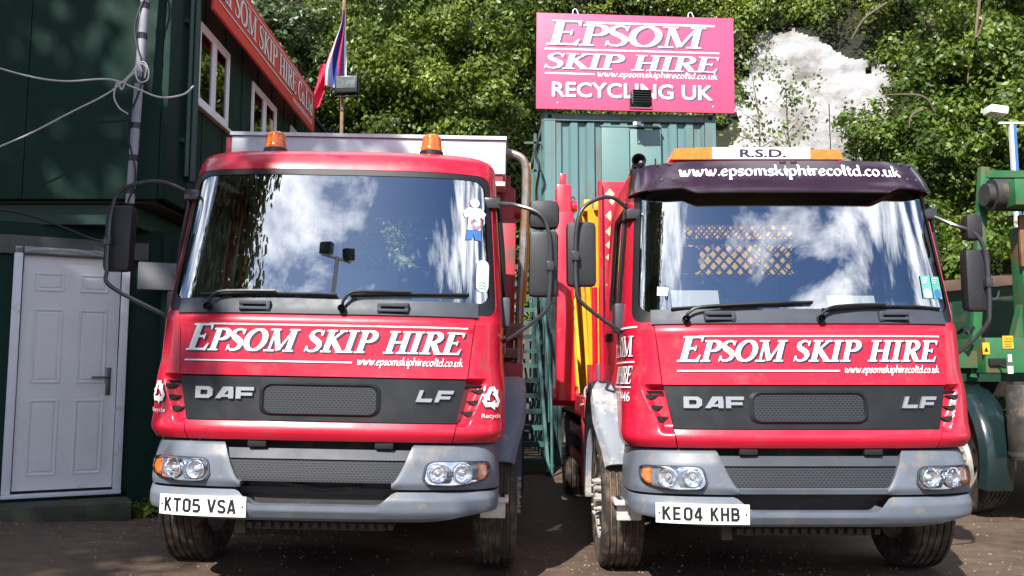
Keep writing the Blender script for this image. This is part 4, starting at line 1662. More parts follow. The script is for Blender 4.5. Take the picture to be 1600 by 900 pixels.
def branchy(mb, base, top, r0, n, spread, rnd, mi=0, reach=.5, up=.25):
    base, top = Vector(base), Vector(top)
    mid = (base + top) / 2 + Vector((rnd.uniform(-.15, .15), rnd.uniform(-.1, .1), 0)) * (top - base).length
    path = bez([base, mid, top], 8)
    L = len(path)
    mb.tube(path, [r0 * (1 - .8 * i / (L - 1)) for i in range(L)], 7, mi)
    tips = []
    for k in range(n):
        i = int(L * (.3 + .65 * k / n))
        p = path[min(i, L - 1)]
        a = rnd.uniform(0, 2 * math.pi)
        l = spread * rnd.uniform(.5, 1.1) * (1.1 - .5 * k / n)
        q = p + Vector((math.cos(a) * l, math.sin(a) * l * .7, l * rnd.uniform(up, up + .6)))
        m_ = (p + q) / 2 + Vector((0, 0, -l * .08))
        rr = r0 * (.42 - .2 * k / n)
        mb.tube(bez([p, m_, q], 4), [rr * (1 - .75 * j / 8) for j in range(9)], 5, mi)
        tips.append(q)
        tips.append(m_)
    tips.append(path[-1])
    return tips
def tree(name, label, cat, base, top, r0, nb, spread, lm, nleaf, lsize, crad, seed, group=None, bark=None, flat=(1, .8, .8), extra=0):
    rnd = random.Random(seed)
    root = thing(name, label, cat, base, group=group)
    mb = MB()
    tp = Vector(top) - Vector(base)
    tips = branchy(mb, (0, 0, 0), tp, r0, nb, spread, rnd)
    mb.build('trunk', bark or M_bark, root, angle=80)
    C = []
    for t in tips:
        for _ in range(1 + extra):
            C.append(t + Vector((rnd.gauss(0, 1), rnd.gauss(0, .7), rnd.gauss(0, .6))) * crad * .7)
    C = np.array(C)
    Rr = np.array([crad * rnd.uniform(.55, 1.1) for _ in C])
    leaves('crown', C, Rr, max(8, nleaf // len(C)), lsize, lm, root, flat=flat, seed=seed, shell=.45)
    return root
def T(px, py, pxt, pyt, Y, dY=0):
    a, b = un(px, py, Y), un(pxt, pyt, Y + dY)
    return a, b
hill_trees = [
 # px,py base, px,py top, depth, label, cat, leafmat, leaves, size, crad, branches, spread, r0
 (470, 330, 455, 30, 15.2, 'broad bush of dark leaves climbing behind the flag', 'bush', L_dark, 6500, .12, .55, 16, 1.5, .06),
 (620, 330, 640, 110, 15.3, 'sunlit bush of large bright leaves left of the taller beacon truck roof edge', 'bush', L_ivy, 7500, .125, .50, 16, 1.4, .06),
 (735, 330, 745, 60, 15.6, 'bright green bush growing beside the pink roof sign', 'bush', L_ivy, 7500, .125, .50, 16, 1.4, .06),
 (600, 140, 610, -60, 16.8, 'upper bush with yellow green tips at the top of the hillside behind the flag', 'bush', L_bush, 5500, .12, .5, 14, 1.3, .05),
 (790, 120, 770, -60, 16.9, 'upper bush with tangled twigs above left of the pink sign', 'bush', L_bush, 5500, .12, .5, 14, 1.3, .05),
 (1450, 360, 1440, 215, 14.6, 'dense glossy bush at the right foot of the chalk face', 'bush', L_bush, 8000, .12, .5, 17, 1.3, .06),
 (1510, 420, 1500, 60, 14.4, 'tall dense tree with bare forked limbs right of the chalk face', 'tree', L_bush, 9000, .125, .55, 20, 1.6, .10),
 (1610, 420, 1600, 120, 14.2, 'dense bright bush behind the green lifting frame', 'bush', L_bush, 8000, .12, .55, 17, 1.5, .07),
 (1470, 60, 1480, -90, 16.6, 'dark overhanging tree above the chalk face', 'tree', L_dark, 6500, .12, .55, 16, 1.5, .09),
 (1560, 100, 1570, -60, 15.8, 'tall leaning tree with pale limbs at the upper right corner', 'tree', L_bush, 6000, .12, .55, 15, 1.5, .11),
 (1450, 480, 1450, 340, 13.4, 'low shaded bush behind the right hand mirror', 'bush', L_bush, 4500, .11, .42, 12, .9, .04),
]
for i, (bx, by, tx, ty, Y, lab, cat, lm, nl, ls, cr, nb, sp_, r0) in enumerate(hill_trees):
    a, b = T(bx, by, tx, ty, Y, .5)
    tree('hillside_tree' if cat == 'tree' else 'hillside_bush', lab, cat, a, b, r0, nb, sp_, lm, int(nl * 2.1), ls * .72, cr * .8, 100 + i, group='bushes and trees on the hillside', extra=2)
# thin saplings in front of the chalk
for i, (bx, by, tx, ty, Y, nl, lab) in enumerate([
    (1185, 300, 1170, 90, 15.2, 420, 'thin pale sapling nearest the pink sign in front of the chalk'),
    (1255, 300, 1228, 130, 15.4, 260, 'sparse bent sapling across the middle of the chalk face'),
    (1350, 300, 1345, 185, 15.0, 700, 'leafy sapling at the lower right of the chalk face')]):
    a, b = T(bx, by, tx, ty, Y, .3)
    tree('sapling', lab, 'sapling', a, b, .022, 12, .62, L_pale if i < 2 else L_bush, nl, .075, .24, 300 + i, group='saplings in front of the chalk', bark=M_twig, extra=1)
# bare limbs poking out of the hillside on the right
for i, pts in enumerate([[(1440, 20, 15.0), (1470, 60, 14.6), (1510, 90, 14.3), (1512, 130, 14.2)], [(1500, -5, 14.6), (1507, 60, 14.2)], [(1385, 5, 15.6), (1350, 30, 15.4), (1330, 62, 15.3)],
                         [(1447, 170, 14.0), (1425, 180, 13.8), (1420, 200, 13.8)], [(1460, 175, 13.9), (1440, 150, 13.8), (1380, 148, 14.0)], [(1530, 0, 14.0), (1525, 60, 13.8), (1540, 20, 13.8)]]):
    tb = MB()
    P = [un(*p) for p in pts]
    if len(P) == 2: P = [P[0], (P[0] + P[1]) / 2 + Vector((.05, 0, 0)), P[1]]
    path = bez(P, 5)
    tb.tube(path, [.028 - .02 * k / len(path) for k in range(len(path))], 6)
    o = tb.build('bare_branch', M_twig)
    tag(o, ['thick bare limb forking down at the upper right', 'straight bare stem beside the forked limb at the top right', 'curved bare branch overhanging the chalk from the right', 'short hooked twig in the green leaves right of the chalk', 'long twig reaching left towards the chalk edge', 'bare fork at the very top of the right hand trees'][i], 'branch', 'bare branches on the right')

# ---------------------------------------------------------------- trees and lamp mast behind the camera: they shade the yard and show in the windscreens
for i, (x, y, h, sp_, cr, nl, lab) in enumerate([
    (-10.7, -3.2, 16.0, 4.1, 1.5, 20000, 'large tree behind the viewpoint shading the cabin and the yard'),
    (-14.0, -6.5, 15, 4.2, 1.7, 12000, 'second large tree farther left behind the viewpoint'),
    (-13.2, -.6, 12.0, 3.0, 1.2, 9000, 'unseen broad tree added left of the viewpoint to darken the windscreen edge'),  # added to fill the bright sky strip reflected at the windscreen's left edge
    (-9.6, -15.0, 8.5, 2.6, 1.1, 6000, 'smaller tree farther back behind the viewpoint')]):
    tree('yard_tree', lab, 'tree', (x, y, ground_z(x, y)), (x + .3, y, h), .26, 26, sp_, L_dark, nl, .26, cr, 500 + i, group='trees behind the viewpoint', flat=(1, 1, .9), extra=1)

M_gal = mat('galvanised_steel', (.42, .43, .45), .45, metal=.6, var=.15, vscale=8)
def floodlight(root_name, label, loc, rot, s=1., group=None):
    t = thing(root_name, label, 'floodlight', loc, rot, group)
    b = MB()
    b.box(-.17 * s, .17 * s, -.05 * s, .10 * s, -.13 * s, .13 * s, 0, .015 * s)
    for k in range(6):
        b.box(-.15 * s, .15 * s, .10 * s, .14 * s, -.11 * s + k * .042 * s, -.10 * s + k * .042 * s)
    b.build('housing', M_black, t)
    l = MB()
    l.box(-.145 * s, .145 * s, -.056 * s, -.0505 * s, -.06 * s, .11 * s)
    l.build('lens', mat('floodlight_glass', (.22, .24, .26), .12, metal=.4, var=.3, vscale=14), t)
    br = MB()
    br.tube([(-.18 * s, 0, 0), (-.19 * s, 0, -.18 * s), (.19 * s, 0, -.18 * s), (.18 * s, 0, 0)], .012 * s, 6)
    br.build('bracket', M_black, t)
    return t
mast = thing('lamp_mast', 'tall steel mast with twin floodlights behind the viewpoint', 'mast', (-2.50, -1.0, ground_z(-2.5, -1.0)))
b = MB()
b.tube([(0, 0, 0), (0, 0, 6.28)], .035, 12)
b.bar((-.26, 0, 6.36), (.24, 0, 6.20), .035, .035)
b.build('pole', M_gal, mast)
for x, rz, z in ((-.19, .3, 6.36), (.19, -.6, 6.24)):
    h = MB()
    h.box(x - .10, x + .10, -.05, .07, z, z + .18, 0, .015, rotm(-.3, rz * .5, rz))
    h.build('lamp_head', M_black, mast)

# ---------------------------------------------------------------- the green cabin building on the left
M_gp = mat('dark_green_paint', (.0035, .026, .018), .7, spec=.25, var=.12, vscale=2, dirt=(.010, .024, .018), dirt_amt=.2, dscale=5, bump=.15, bscale=3, bdist=.01)
M_gpl = mat('green_steel_paint', (.007, .042, .030), .45, var=.12, vscale=2, dirt=(.03, .05, .045), dirt_amt=.2, dscale=6)
M_gcor = mat('green_downpipe_paint', (.010, .050, .036), .4)
M_upvc = mat('white_upvc', (.78, .80, .84), .35, var=.05, vscale=4, dirt=(.5, .5, .46), dirt_amt=.1)
M_roomg = glass_mat('window_pane', (.22, .25, .24), .14)
M_room = mat('dim_room', (.06, .065, .06), .9)
bld = thing('site_cabin', 'dark green two storey site cabin with white windows and a white door', 'building', (-6.2, 9.5, .25))
O = Vector((-6.2, 9.5, .25))
def LB(mb, x0, x1, y0, y1, z0, z1, mi=0, bev=0):
    mb.box(x0 - O.x, x1 - O.x, y0 - O.y, y1 - O.y, z0 - O.z, z1 - O.z, mi, bev)
XS = -2.97
Y0 = 7.5
ZB, ZTP = 2.83, 5.18
wins = [(8.20, 9.14, 3.89, 4.71), (9.97, 11.02, 3.89, 4.71), (11.75, 12.7, 3.89, 4.71)]
w = MB()
# front wall of panels
xx = [-9.6, -6.5, -4.17, XS - .04]
for a, b_ in zip(xx[:-1], xx[1:]):
    LB(w, a + .004, b_ - .004, Y0, Y0 + .06, ZB, ZTP)
LB(w, -9.6, XS, Y0 + .062, Y0 + .1, ZB, ZTP)
# side wall built round the windows with shallow ribs
ys = [Y0]
def side_piece(y0, y1, z0, z1):
    LB(w, XS - .08, XS - .012, y0, y1, z0, z1)
    y = math.ceil(y0 / .60) * .60
    while y < y1 - .05:
        LB(w, XS - .0118, XS - .002, max(y, y0), min(y + .035, y1), z0 + .002, z1 - .002, 0, .004)
        y += .60
side_piece(Y0 + .50, wins[0][0], ZB + .15, ZTP)
LB(w, XS - .06, XS + .012, Y0, Y0 + .499, ZB, ZTP, 0, .01)
for i, (a, b_, c, d) in enumerate(wins):
    side_piece(a, b_, ZB + .15, c)
    side_piece(a, b_, d, ZTP)
    nxt = wins[i + 1][0] if i < 2 else 16.5
    side_piece(b_, nxt, ZB + .15, ZTP)
LB(w, XS - .06, XS + .02, Y0 + .5, 16.5, ZB, ZB + .149)
LB(w, -9.6, XS - .09, 16.4, 16.5, ZB, ZTP)
w.build('upper_wall', [M_gp], bld, angle=30)
f = MB()
LB(f, -9.7, XS + .03, Y0 - .05, 16.6, ZTP, ZTP + .06)
f.build('roof', mat('roof_felt', (.02, .022, .022), .8), bld)
f = MB()
LB(f, -9.6, XS - .1, Y0 + .1, 16.4, ZB - .02, ZB - .001)
f.build('floor', M_room, bld)
f = MB()
LB(f, XS - 2.2, XS - 2.15, Y0 + .2, 16.3, ZB, ZTP)
f.build('inner_wall', M_room, bld)
for i, (a, b_, c, d) in enumerate(wins):
    fr = MB()
    t_ = .055
    for (y0, y1, z0, z1) in ((a, b_, c, c + t_), (a, b_, d - t_, d), (a, a + t_, c + t_, d - t_), (b_ - t_, b_, c + t_, d - t_), ((a + b_) / 2 - .035, (a + b_) / 2 + .035, c + t_, d - t_)):
        LB(fr, XS - .05, XS + .006, y0, y1, z0, z1, 0, .006)
    LB(fr, XS - .02, XS + .045, a - .03, b_ + .03, c - .035, c - .002, 0, .006)
    for q in (0, 1):
        m0 = a + t_ + q * ((b_ - a) / 2 - .02)
        m1 = m0 + (b_ - a) / 2 - t_ - .035
        for (y0, y1, z0, z1) in ((m0, m1, c + t_, c + t_ + .03), (m0, m1, d - t_ - .03, d - t_), (m0, m0 + .03, c + t_ + .03, d - t_ - .03), (m1 - .03, m1, c + t_ + .03, d - t_ - .03)):
            LB(fr, XS - .03, XS + .001, y0, y1, z0, z1)
    wo = fr.build('window', M_upvc, bld)
    pn = MB()
    LB(pn, XS - .014, XS - .010, a + t_, b_ - t_, c + t_, d - t_)
    pn.build('pane', M_roomg, wo, smooth=False)
    bl_ = MB()
    for k in range(9):
        LB(bl_, XS - .20, XS - .195, a + .04 + k * .1, a + .04 + k * .1 + .075, c, d)
    bl_.build('blind', mat('blind_fabric', (.30, .32, .30), .9), wo)
# pipes on the corner
for y, r_, z0 in ((7.84, .024, 3.1), (7.97, .04, 3.08)):
    pb_ = MB()
    pb_.tube([(XS + .06 - O.x, y - O.y, z0 - O.z), (XS + .06 - O.x, y - O.y, ZTP - O.z)], r_, 12)
    for z in (3.4, 4.5, 5.3):
        LB(pb_, XS, XS + .05, y - .06, y + .06, z, z + .04)
    pb_.build('downpipe', M_gcor, bld)
# soffit and lower storey: a recessed wall turned away to the right, holding the door
lw = MB()
LB(lw, -9.6, XS - .3, Y0 + .12, 13, ZB - .20, ZB - .03)
lw.build('floor_beam', M_gpl, bld)
dc = un(106, 595, 7.75)     # middle of the doorway at eye height
dirw = Vector((math.cos(R(27)), math.sin(R(27)), 0))
nrmw = Vector((dirw.y, -dirw.x, 0))
DO = Vector((dc.x, dc.y, 0))
mw = Matrix(((dirw.x, -nrmw.x, 0), (dirw.y, -nrmw.y, 0), (0, 0, 1)))
def DB(mb, a0, a1, d0, d1, z0, z1, mi=0, bev=0):
    """box along the door wall: a along it, d behind its face"""
    t = MB().box(a0, a1, d0, d1, z0, z1, 0, bev)
    mb.add([mw @ Vector(p) + DO - O for p in t.v], t.f, mi)
zs_ = un(106, 768, 7.75).z      # threshold
zh_ = zs_ + 2.02
lw = MB()
DB(lw, -5.2, -.45, 0, .12, -.1, 2.64)
DB(lw, .45, 1.02, 0, .12, -.1, 2.64)
DB(lw, -.45, .45, 0, .12, zh_ + .06, 2.64)
DB(lw, -.5, .5, .0, .12, -.1, zs_ - .03)
DB(lw, .98, 1.10, -.03, .10, -.1, 2.66, 0, .01)
DB(lw, .985, 1.085, .10, 5.5, -.1, 2.66)
DB(lw, .72, .80, -.035, -.002, -.1, 2.60, 0, .006)
lw.build('lower_wall', M_gp, bld)
f = MB()
DB(f, -5.2, .60, -.05, -.004, 2.36, 2.52, 0, .01)
f.build('concrete_lintel', mat('stained_concrete', (.11, .115, .11), .9, var=.25, vscale=5, bump=.5, bscale=20), bld)
f = MB()
DB(f, .50, .92, -.30, -.26, 2.08, 2.32, 0, .01)
f.build('grey_board', mat('grey_board', (.20, .21, .225), .7, var=.1, vscale=5, dirt=(.1, .1, .1), dirt_amt=.3), bld)
dr = MB()
dt_ = .068
for (a0, a1, z0, z1) in ((-.455, -.455 + dt_, zs_, zh_ + .06), (.455 - dt_, .455, zs_, zh_ + .06), (-.455 + dt_, .455 - dt_, zh_ - .005, zh_ + .06)):
    DB(dr, a0, a1, -.05, .06, z0, z1, 0, .008)
DB(dr, -.455, .455, -.075, .0, zs_ - .035, zs_ - .002, 0, .006)
M_door = mat('white_door_skin', (.78, .78, .78), .4, var=.06, vscale=3, dirt=(.52, .52, .50), dirt_amt=.05, dscale=2.2, bump=.05, bscale=80)
dfo = dr.build('door_frame', M_upvc, bld)
dl = MB()
a0, a1 = -.455 + dt_ + .006, .455 - dt_ - .006
z0, z1 = zs_ + .02, zh_ - .012
DB(dl, a0, a1, .0, .04, z0, z1)
wd = a1 - a0
for ca in (.27, .73):
    for (za, zb_) in ((.06, .38), (.45, .77), (.845, .925)):
        x0 = a0 + wd * (ca - .15)
        x1 = a0 + wd * (ca + .15)
        y0 = z0 + (z1 - z0) * za
        y1 = z0 + (z1 - z0) * zb_
        # moulded panel: sunk groove with a raised field
        def ringp(i0, d0_, i1, d1_):
            o_ = [(x0 + i0, y0 + i0), (x1 - i0, y0 + i0), (x1 - i0, y1 - i0), (x0 + i0, y1 - i0)]
            n_2 = [(x0 + i1, y0 + i1), (x1 - i1, y0 + i1), (x1 - i1, y1 - i1), (x0 + i1, y1 - i1)]
            vs = [mw @ Vector((p[0], d0_, p[1])) + DO - O for p in o_] + [mw @ Vector((p[0], d1_, p[1])) + DO - O for p in n_2]
            dl.add(vs, [(i, (i + 1) % 4, 4 + (i + 1) % 4, 4 + i) for i in range(4)])
        ringp(0, -.0005, .004, -.012)
        ringp(.004, -.012, .014, -.012)
        ringp(.014, -.012, .028, -.002)
        ringp(.028, -.002, .040, -.010)
        vs = [mw @ Vector((p[0], -.010, p[1])) + DO - O for p in ((x0 + .04, y0 + .04), (x1 - .04, y0 + .04), (x1 - .04, y1 - .04), (x0 + .04, y1 - .04))]
        dl.add(vs, [(0, 1, 2, 3)])
do = dl.build('door', M_door, bld, smooth=False)
hd = MB()
hz_ = zs_ + .92
DB(hd, a1 - .085, a1 - .045, -.012, -.002, hz_ - .11, hz_ + .13, 0, .003)
DB(hd, a1 - .20, a1 - .05, -.055, -.035, hz_ + .035, hz_ + .055, 0, .008)
DB(hd, a1 - .075, a1 - .055, -.05, -.01, hz_ + .035, hz_ + .055)
hd.build('handle', mat('dull_steel_handle', (.10, .10, .11), .35, metal=.7), do)
stp = MB()
DB(stp, -.75, .52, -.45, -.05, zs_ - .22, zs_ - .06, 0, .03)
sto = stp.build('door_step', mat('mossy_concrete', (.07, .068, .055), .95, var=.4, vscale=8, dirt=(.04, .06, .015), dirt_amt=.4, bump=.8, bscale=18), bld)
# conduit pole up the front with cables
cp_ = un(212, 100, 7.32)
cond = thing('conduit_pole', 'grey conduit pole strapped up the green cabin corner with coiled white cables', 'pole', (0, 0, 0))
c0, c1 = un(203, 318, 7.32), un(231, -60, 7.32)
b = MB()
b.tube([c0, c1], .036, 12)
b.build('pole', mat('grey_conduit', (.30, .31, .36), .5, var=.15, vscale=9), cond)
b = MB()
for py in (60, 130, 200, 250, 300, 12):
    t = (py - 318) / (-60 - 318)
    p = c0.lerp(c1, t)
    b.tube([p - Vector((0, 0, .02)), p + Vector((0, 0, .03))], .041, 10)
q = [c0.lerp(c1, k / 14) + Vector((.048 * math.sin(k * 1.1), -.045, 0)) for k in range(15)]
b.tube(bez(q, 4), .008, 5)
b.build('tape', M_black, cond)
M_cab = mat('white_cable', (.55, .55, .56), .5)
def cable(name, pts, Y, r_, lab, m=None):
    b = MB()
    P = [un(x, y, Y + (d[0] if d else 0)) for x, y, *d in pts]
    b.tube(bez(P, 8), r_, 6)
    tag(b.build(name, m or M_cab), lab, 'cable', 'cables on the green cabin')
cable('cable', [(-40, 95), (40, 118), (100, 127), (170, 124), (212, 138), (250, 152), (285, 148), (302, 135, .45)], 7.22, .008, 'upper white cable sagging across the cabin front from the frame edge to the corner')
cable('cable', [(-40, 245), (40, 212), (110, 176), (170, 145), (205, 115), (215, 100), (222, 112)], 7.20, .007, 'lower white cable rising diagonally to the conduit pole')
cable('cable', [(212, 100), (225, 97), (232, 110), (230, 125), (218, 128), (212, 115), (215, 100), (228, 104), (226, 122)], 7.20, .006, 'white cable coil tied at the top of the conduit pole')
cable('cable', [(212, 112), (198, 125), (190, 140), (184, 128), (178, 150), (186, 168), (200, 178)], 7.20, .006, 'loose white cable tail hanging from the conduit pole')
cable('cable', [(-30, 322), (40, 335), (90, 352), (140, 372), (168, 378)], 7.15, .010, 'dark cable drooping over the concrete lintel', M_rubber)
b = MB()
for k in range(40):
    a = random.uniform(0, 6.28)
    p = un(220 + random.gauss(0, 6), 312, 7.3)
# fascia sign on the side wall
M_signred = mat('fascia_sign_red', (.72, .060, .048), .45, var=.05, vscale=2)
fs = thing('fascia_sign', 'long red sign board with white serif lettering along the cabin eaves', 'sign', (XS + .20, 8.3, 4.73))
SG0, SG1, SGH = -.27, 3.95, .56
b = MB()
b.box(-.03, 0, SG0, SG1, 0, SGH, 0, .003)
bo = b.build('board', M_signred, fs)
b = MB()
def smp(x, z, l):    # x runs away from the viewer along the wall
    return Vector((.0015 + l, SG0 + x, z))
for mi, l, ox, oz in ((1, 0, -.012, -.010), (0, .0025, 0, 0)):
    put_text(b, 'EPSOM SKIP HIRE C', SER, .16 + ox, .20 + oz, .26, smp, l, shear=0, width=3.30, mi=mi, bold=1.1)
    put_text(b, 'o.Ltd', SER, 3.44 + ox, .20 + oz, .26, smp, l, shear=0, width=.64, mi=mi, bold=1.1)
    hline(b, .62 + ox, 4.08 + ox, .495 + oz, .014, smp, l, mi)
    hline(b, .10 + ox, 2.92 + ox, .135 + oz, .014, smp, l, mi)
put_text(b, 'www.epsomskiphirecoltd.co.uk', LOW, 2.98, .08, .10, smp, .0025, shear=.1, width=1.08)
b.build('lettering', [M_white, M_ink], fs, smooth=False, fix=False)
b = MB()
for y in (.3, 1.5, 2.7, 3.9):
    b.box(-.20, -.03, y, y + .04, .2, .24)
b.build('bracket', M_black, fs)

# weeds at the foot of the cabin
wd_c, wd_r = [], []
r = np.random.default_rng(8)
for k in range(46):
    a = r.uniform(-.1, 1.15)
    p = mw @ Vector((a, -.12 - abs(r.normal(0, .10)), 0)) + DO
    wd_c.append((p.x, p.y, ground_z(p.x, p.y) + .05))
    wd_r.append(r.uniform(.04, .12))
tag(leaves('weeds', np.array(wd_c), np.array(wd_r), 22, .05, L_bush, seed=6), kind='stuff', label='low weeds growing along the foot of the cabin')

# ---------------------------------------------------------------- flagpole with flag and its floodlight
fx = un(534, 200, 12.7)
fp = thing('flagpole', 'thin rusty flagpole standing behind the left lorry', 'flagpole', (fx.x, 12.7, ground_z(fx.x, 12.7)))
b = MB()
b.tube([(0, 0, 0), (0, 0, 8.2 - fx.z + fx.z)], .028, 8)
b.build('pole', mat('rusty_pole', (.26, .17, .11), .7, var=.3, vscale=9), fp)
def flag_mat():
    m = bpy.data.materials.new('flag_cloth')
    m.use_nodes = True
    t = m.node_tree
    b = t.nodes['Principled BSDF']
    b.inputs['Roughness'].default_value = .8
    uv = t.nodes.new('ShaderNodeUVMap')
    sp = t.nodes.new('ShaderNodeSeparateXYZ')
    t.links.new(uv.outputs[0], sp.inputs[0])
    rp = t.nodes.new('ShaderNodeValToRGB')
    rp.color_ramp.interpolation = 'CONSTANT'
    e = rp.color_ramp.elements
    e[0].position, e[0].color = 0, (.50, .015, .05, 1)
    e[1].position, e[1].color = .26, (.80, .80, .84, 1)
    for p_, c_ in ((.42, (.03, .06, .30, 1)), (.60, (.55, .02, .06, 1)), (.78, (.03, .06, .30, 1)), (.88, (.8, .8, .84, 1))):
        k = e.new(p_)
        k.color = c_
    t.links.new(sp.outputs[0], rp.inputs[0])
    t.links.new(rp.outputs[0], b.inputs['Base Color'])
    return m
# the cloth hangs in folds: rows down the pole, columns across the folds
fl = MB()
rows = [(12, [(535, 0), (537, .0), (539, .0)]), ]
def flagp(u, v):
    # v from the top (0) to the bottom (1); u across
    px_l = [533, 522, 510, 496, 505, 512][0]
    top, bot = 15, 128
    ys = top + (bot - top) * v
    wl = 536 - 33 * smooth01(v * 1.15)
    wr = 540
    x = wl + (wr - wl) * u
    y = ys + 14 * (1 - u) * (1 if v > .9 else v) * .8
    d = .07 * math.sin(u * 13 + v * 2) * (.3 + v)
    p = un(x, y, 12.6)
    p.y += d
    return p - Vector((fx.x, 12.7, ground_z(fx.x, 12.7)))
vs, fs_ = [], []
NU, NV = 28, 18
for j in range(NV + 1):
    for i in range(NU + 1):
        vs.append(flagp(i / NU, j / NV))
me = bpy.data.meshes.new('flag')
me.from_pydata([tuple(v) for v in vs], [], [(j * (NU + 1) + i, j * (NU + 1) + i + 1, (j + 1) * (NU + 1) + i + 1, (j + 1) * (NU + 1) + i) for j in range(NV) for i in range(NU)])
uvl = me.uv_layers.new(name='uv')
for poly in me.polygons:
    for li in poly.loop_indices:
        vi = me.loops[li].vertex_index
        i, j = vi % (NU + 1), vi // (NU + 1)
        u = .16 + .62 * (i / NU) + .22 * (1 - j / NV) * (1 if True else 0) - .04
        if i / NU > .75:
            u = .7 + (i / NU - .75) * 1.2
        uvl.data[li].uv = (min(.99, max(0, u)), j / NV)
me.materials.append(flag_mat())
me.shade_smooth()
fo = bpy.data.objects.new('flag', me)
COL.objects.link(fo)
fo.parent = fp
# red tail below, blown to the left
tl = MB()
def tailp(u, v):
    a = un(506 - 16 * v + 6 * u, 100 + 68 * v, 12.6)
    a.y += .05 * math.sin(u * 6 + v * 5)
    a.x += (u - .5) * .10 * (1 - .2 * v)
    return a - Vector((fx.x, 12.7, ground_z(fx.x, 12.7)))
tl.grid(tailp, 8, 14)
tl.build('flag_tail', mat('flag_red', (.55, .02, .07), .8), fo)
q = un(542, 133, 12.5)
floodlight('floodlight', 'black floodlight clamped to the flagpole below the flag', q, (0, 0, R(-6)), .95, 'floodlights')

# ---------------------------------------------------------------- stacked green containers with the big sign
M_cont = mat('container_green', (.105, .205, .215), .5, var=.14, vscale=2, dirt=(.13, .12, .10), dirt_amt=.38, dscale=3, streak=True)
M_contb = mat('container_box_green', (.135, .245, .240), .5, var=.06, vscale=2, dirt=(.16, .2, .17), dirt_amt=.15)
CX, CY, CW, CD = .455, 12.3, 2.44, 3.0
cont_rot = (0, 0, R(2.8))
M_contd = mat('shaded_grimy_container_green', (.035, .085, .085), .6, var=.2, vscale=3, dirt=(.03, .03, .028), dirt_amt=.4)  # base green darkened to stand in for shade behind the lorries, plus dirt patches
def container(z0, label, box_):
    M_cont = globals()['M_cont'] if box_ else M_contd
    t = thing('shipping_container', label, 'container', (CX, CY, z0), cont_rot, 'stacked green containers')
    H = 2.59
    b = MB()
    # corrugated end wall
    n = 9
    x0, x1 = .16, CW - .16
    pts = []
    p = (x1 - x0) / n
    for k in range(n):
        a = x0 + k * p
        pts += [(a, .03), (a + p * .32, .03), (a + p * .45, .075), (a + p * .78, .075), (a + p * .92, .03)]
    pts.append((x1, .03))
    vs = [(x, y, .14) for x, y in pts] + [(x, y, H - .12) for x, y in pts]
    m_ = len(pts)
    b.add(vs, [(i, i + 1, m_ + i + 1, m_ + i) for i in range(m_ - 1)])
    # side walls
    for sx, sgn in ((.03, 1), (CW - .03, -1)):
        pts = []
        p = (CD - .3) / 11
        for k in range(11):
            a = .15 + k * p
            pts += [(a, 0), (a + p * .3, 0), (a + p * .45, .035), (a + p * .8, .035), (a + p * .95, 0)]
        pts.append((CD - .15, 0))
        vs = [(sx + sgn * d, y, .14) for y, d in pts] + [(sx + sgn * d, y, H - .12) for y, d in pts]
        m_ = len(pts)
        b.add(vs, [(i, i + 1, m_ + i + 1, m_ + i) for i in range(m_ - 1)])
    b.box(.02, CW - .02, CD - .05, CD - .02, .1, H - .1)
    b.box(.02, CW - .02, .05, CD - .05, H - .06, H - .03)
    b.build('wall', M_cont, t, angle=25)
    f = MB()
    for x in (0, CW - .155):
        for y in (0, CD - .155):
            f.box(x, x + .155, y, y + .155, .12, H - .12)
            for z in (0, H - .118):
                f.box(x - .004, x + .159, y - .004, y + .159, z, z + .118, 0, .008)
    for z, h in ((.01, .13), (H - .11, .10)):
        f.box(.16, CW - .16, .002, .09, z, z + h)
        for x in (.002, CW - .09):
            f.box(x, x + .088, .16, CD - .16, z, z + h)
    fo_ = f.build('frame', M_cont, t)
    h = MB()
    for x in (.077, CW - .077):
        for z in (.06, H - .055):
            h.lathe([(.032, -.006), (.032, .0)], (x, 0, z), 'Y', 12, cap=True)
    h.build('casting_hole', M_dark, fo_)
    if box_:
        d = MB()
        d.box(.80, 1.19, -.06, .028, 1.15, H - .22, 0, .006)
        d.box(1.205, 1.64, -.05, .028, 1.15, H - .24, 0, .006)
        d.build('shutter_box', M_contb, t)
        d = MB()
        d.box(.79, 1.65, -.07, .025, H - .21, H - .19)
        d.box(1.25, 1.36, -.06, -.02, H - .18, H - .13, 1, .01)
        d.build('ledge', [M_contb, M_white], t)
    return t
gz = ground_z(1.5, 13)
container(5.05 - 2.59, 'upper green corrugated container carrying the pink sign, flat box panels on its end', True)
container(5.05 - 2.59 * 2 + .0, 'lower green container underneath, mostly hidden behind the lorries', False)
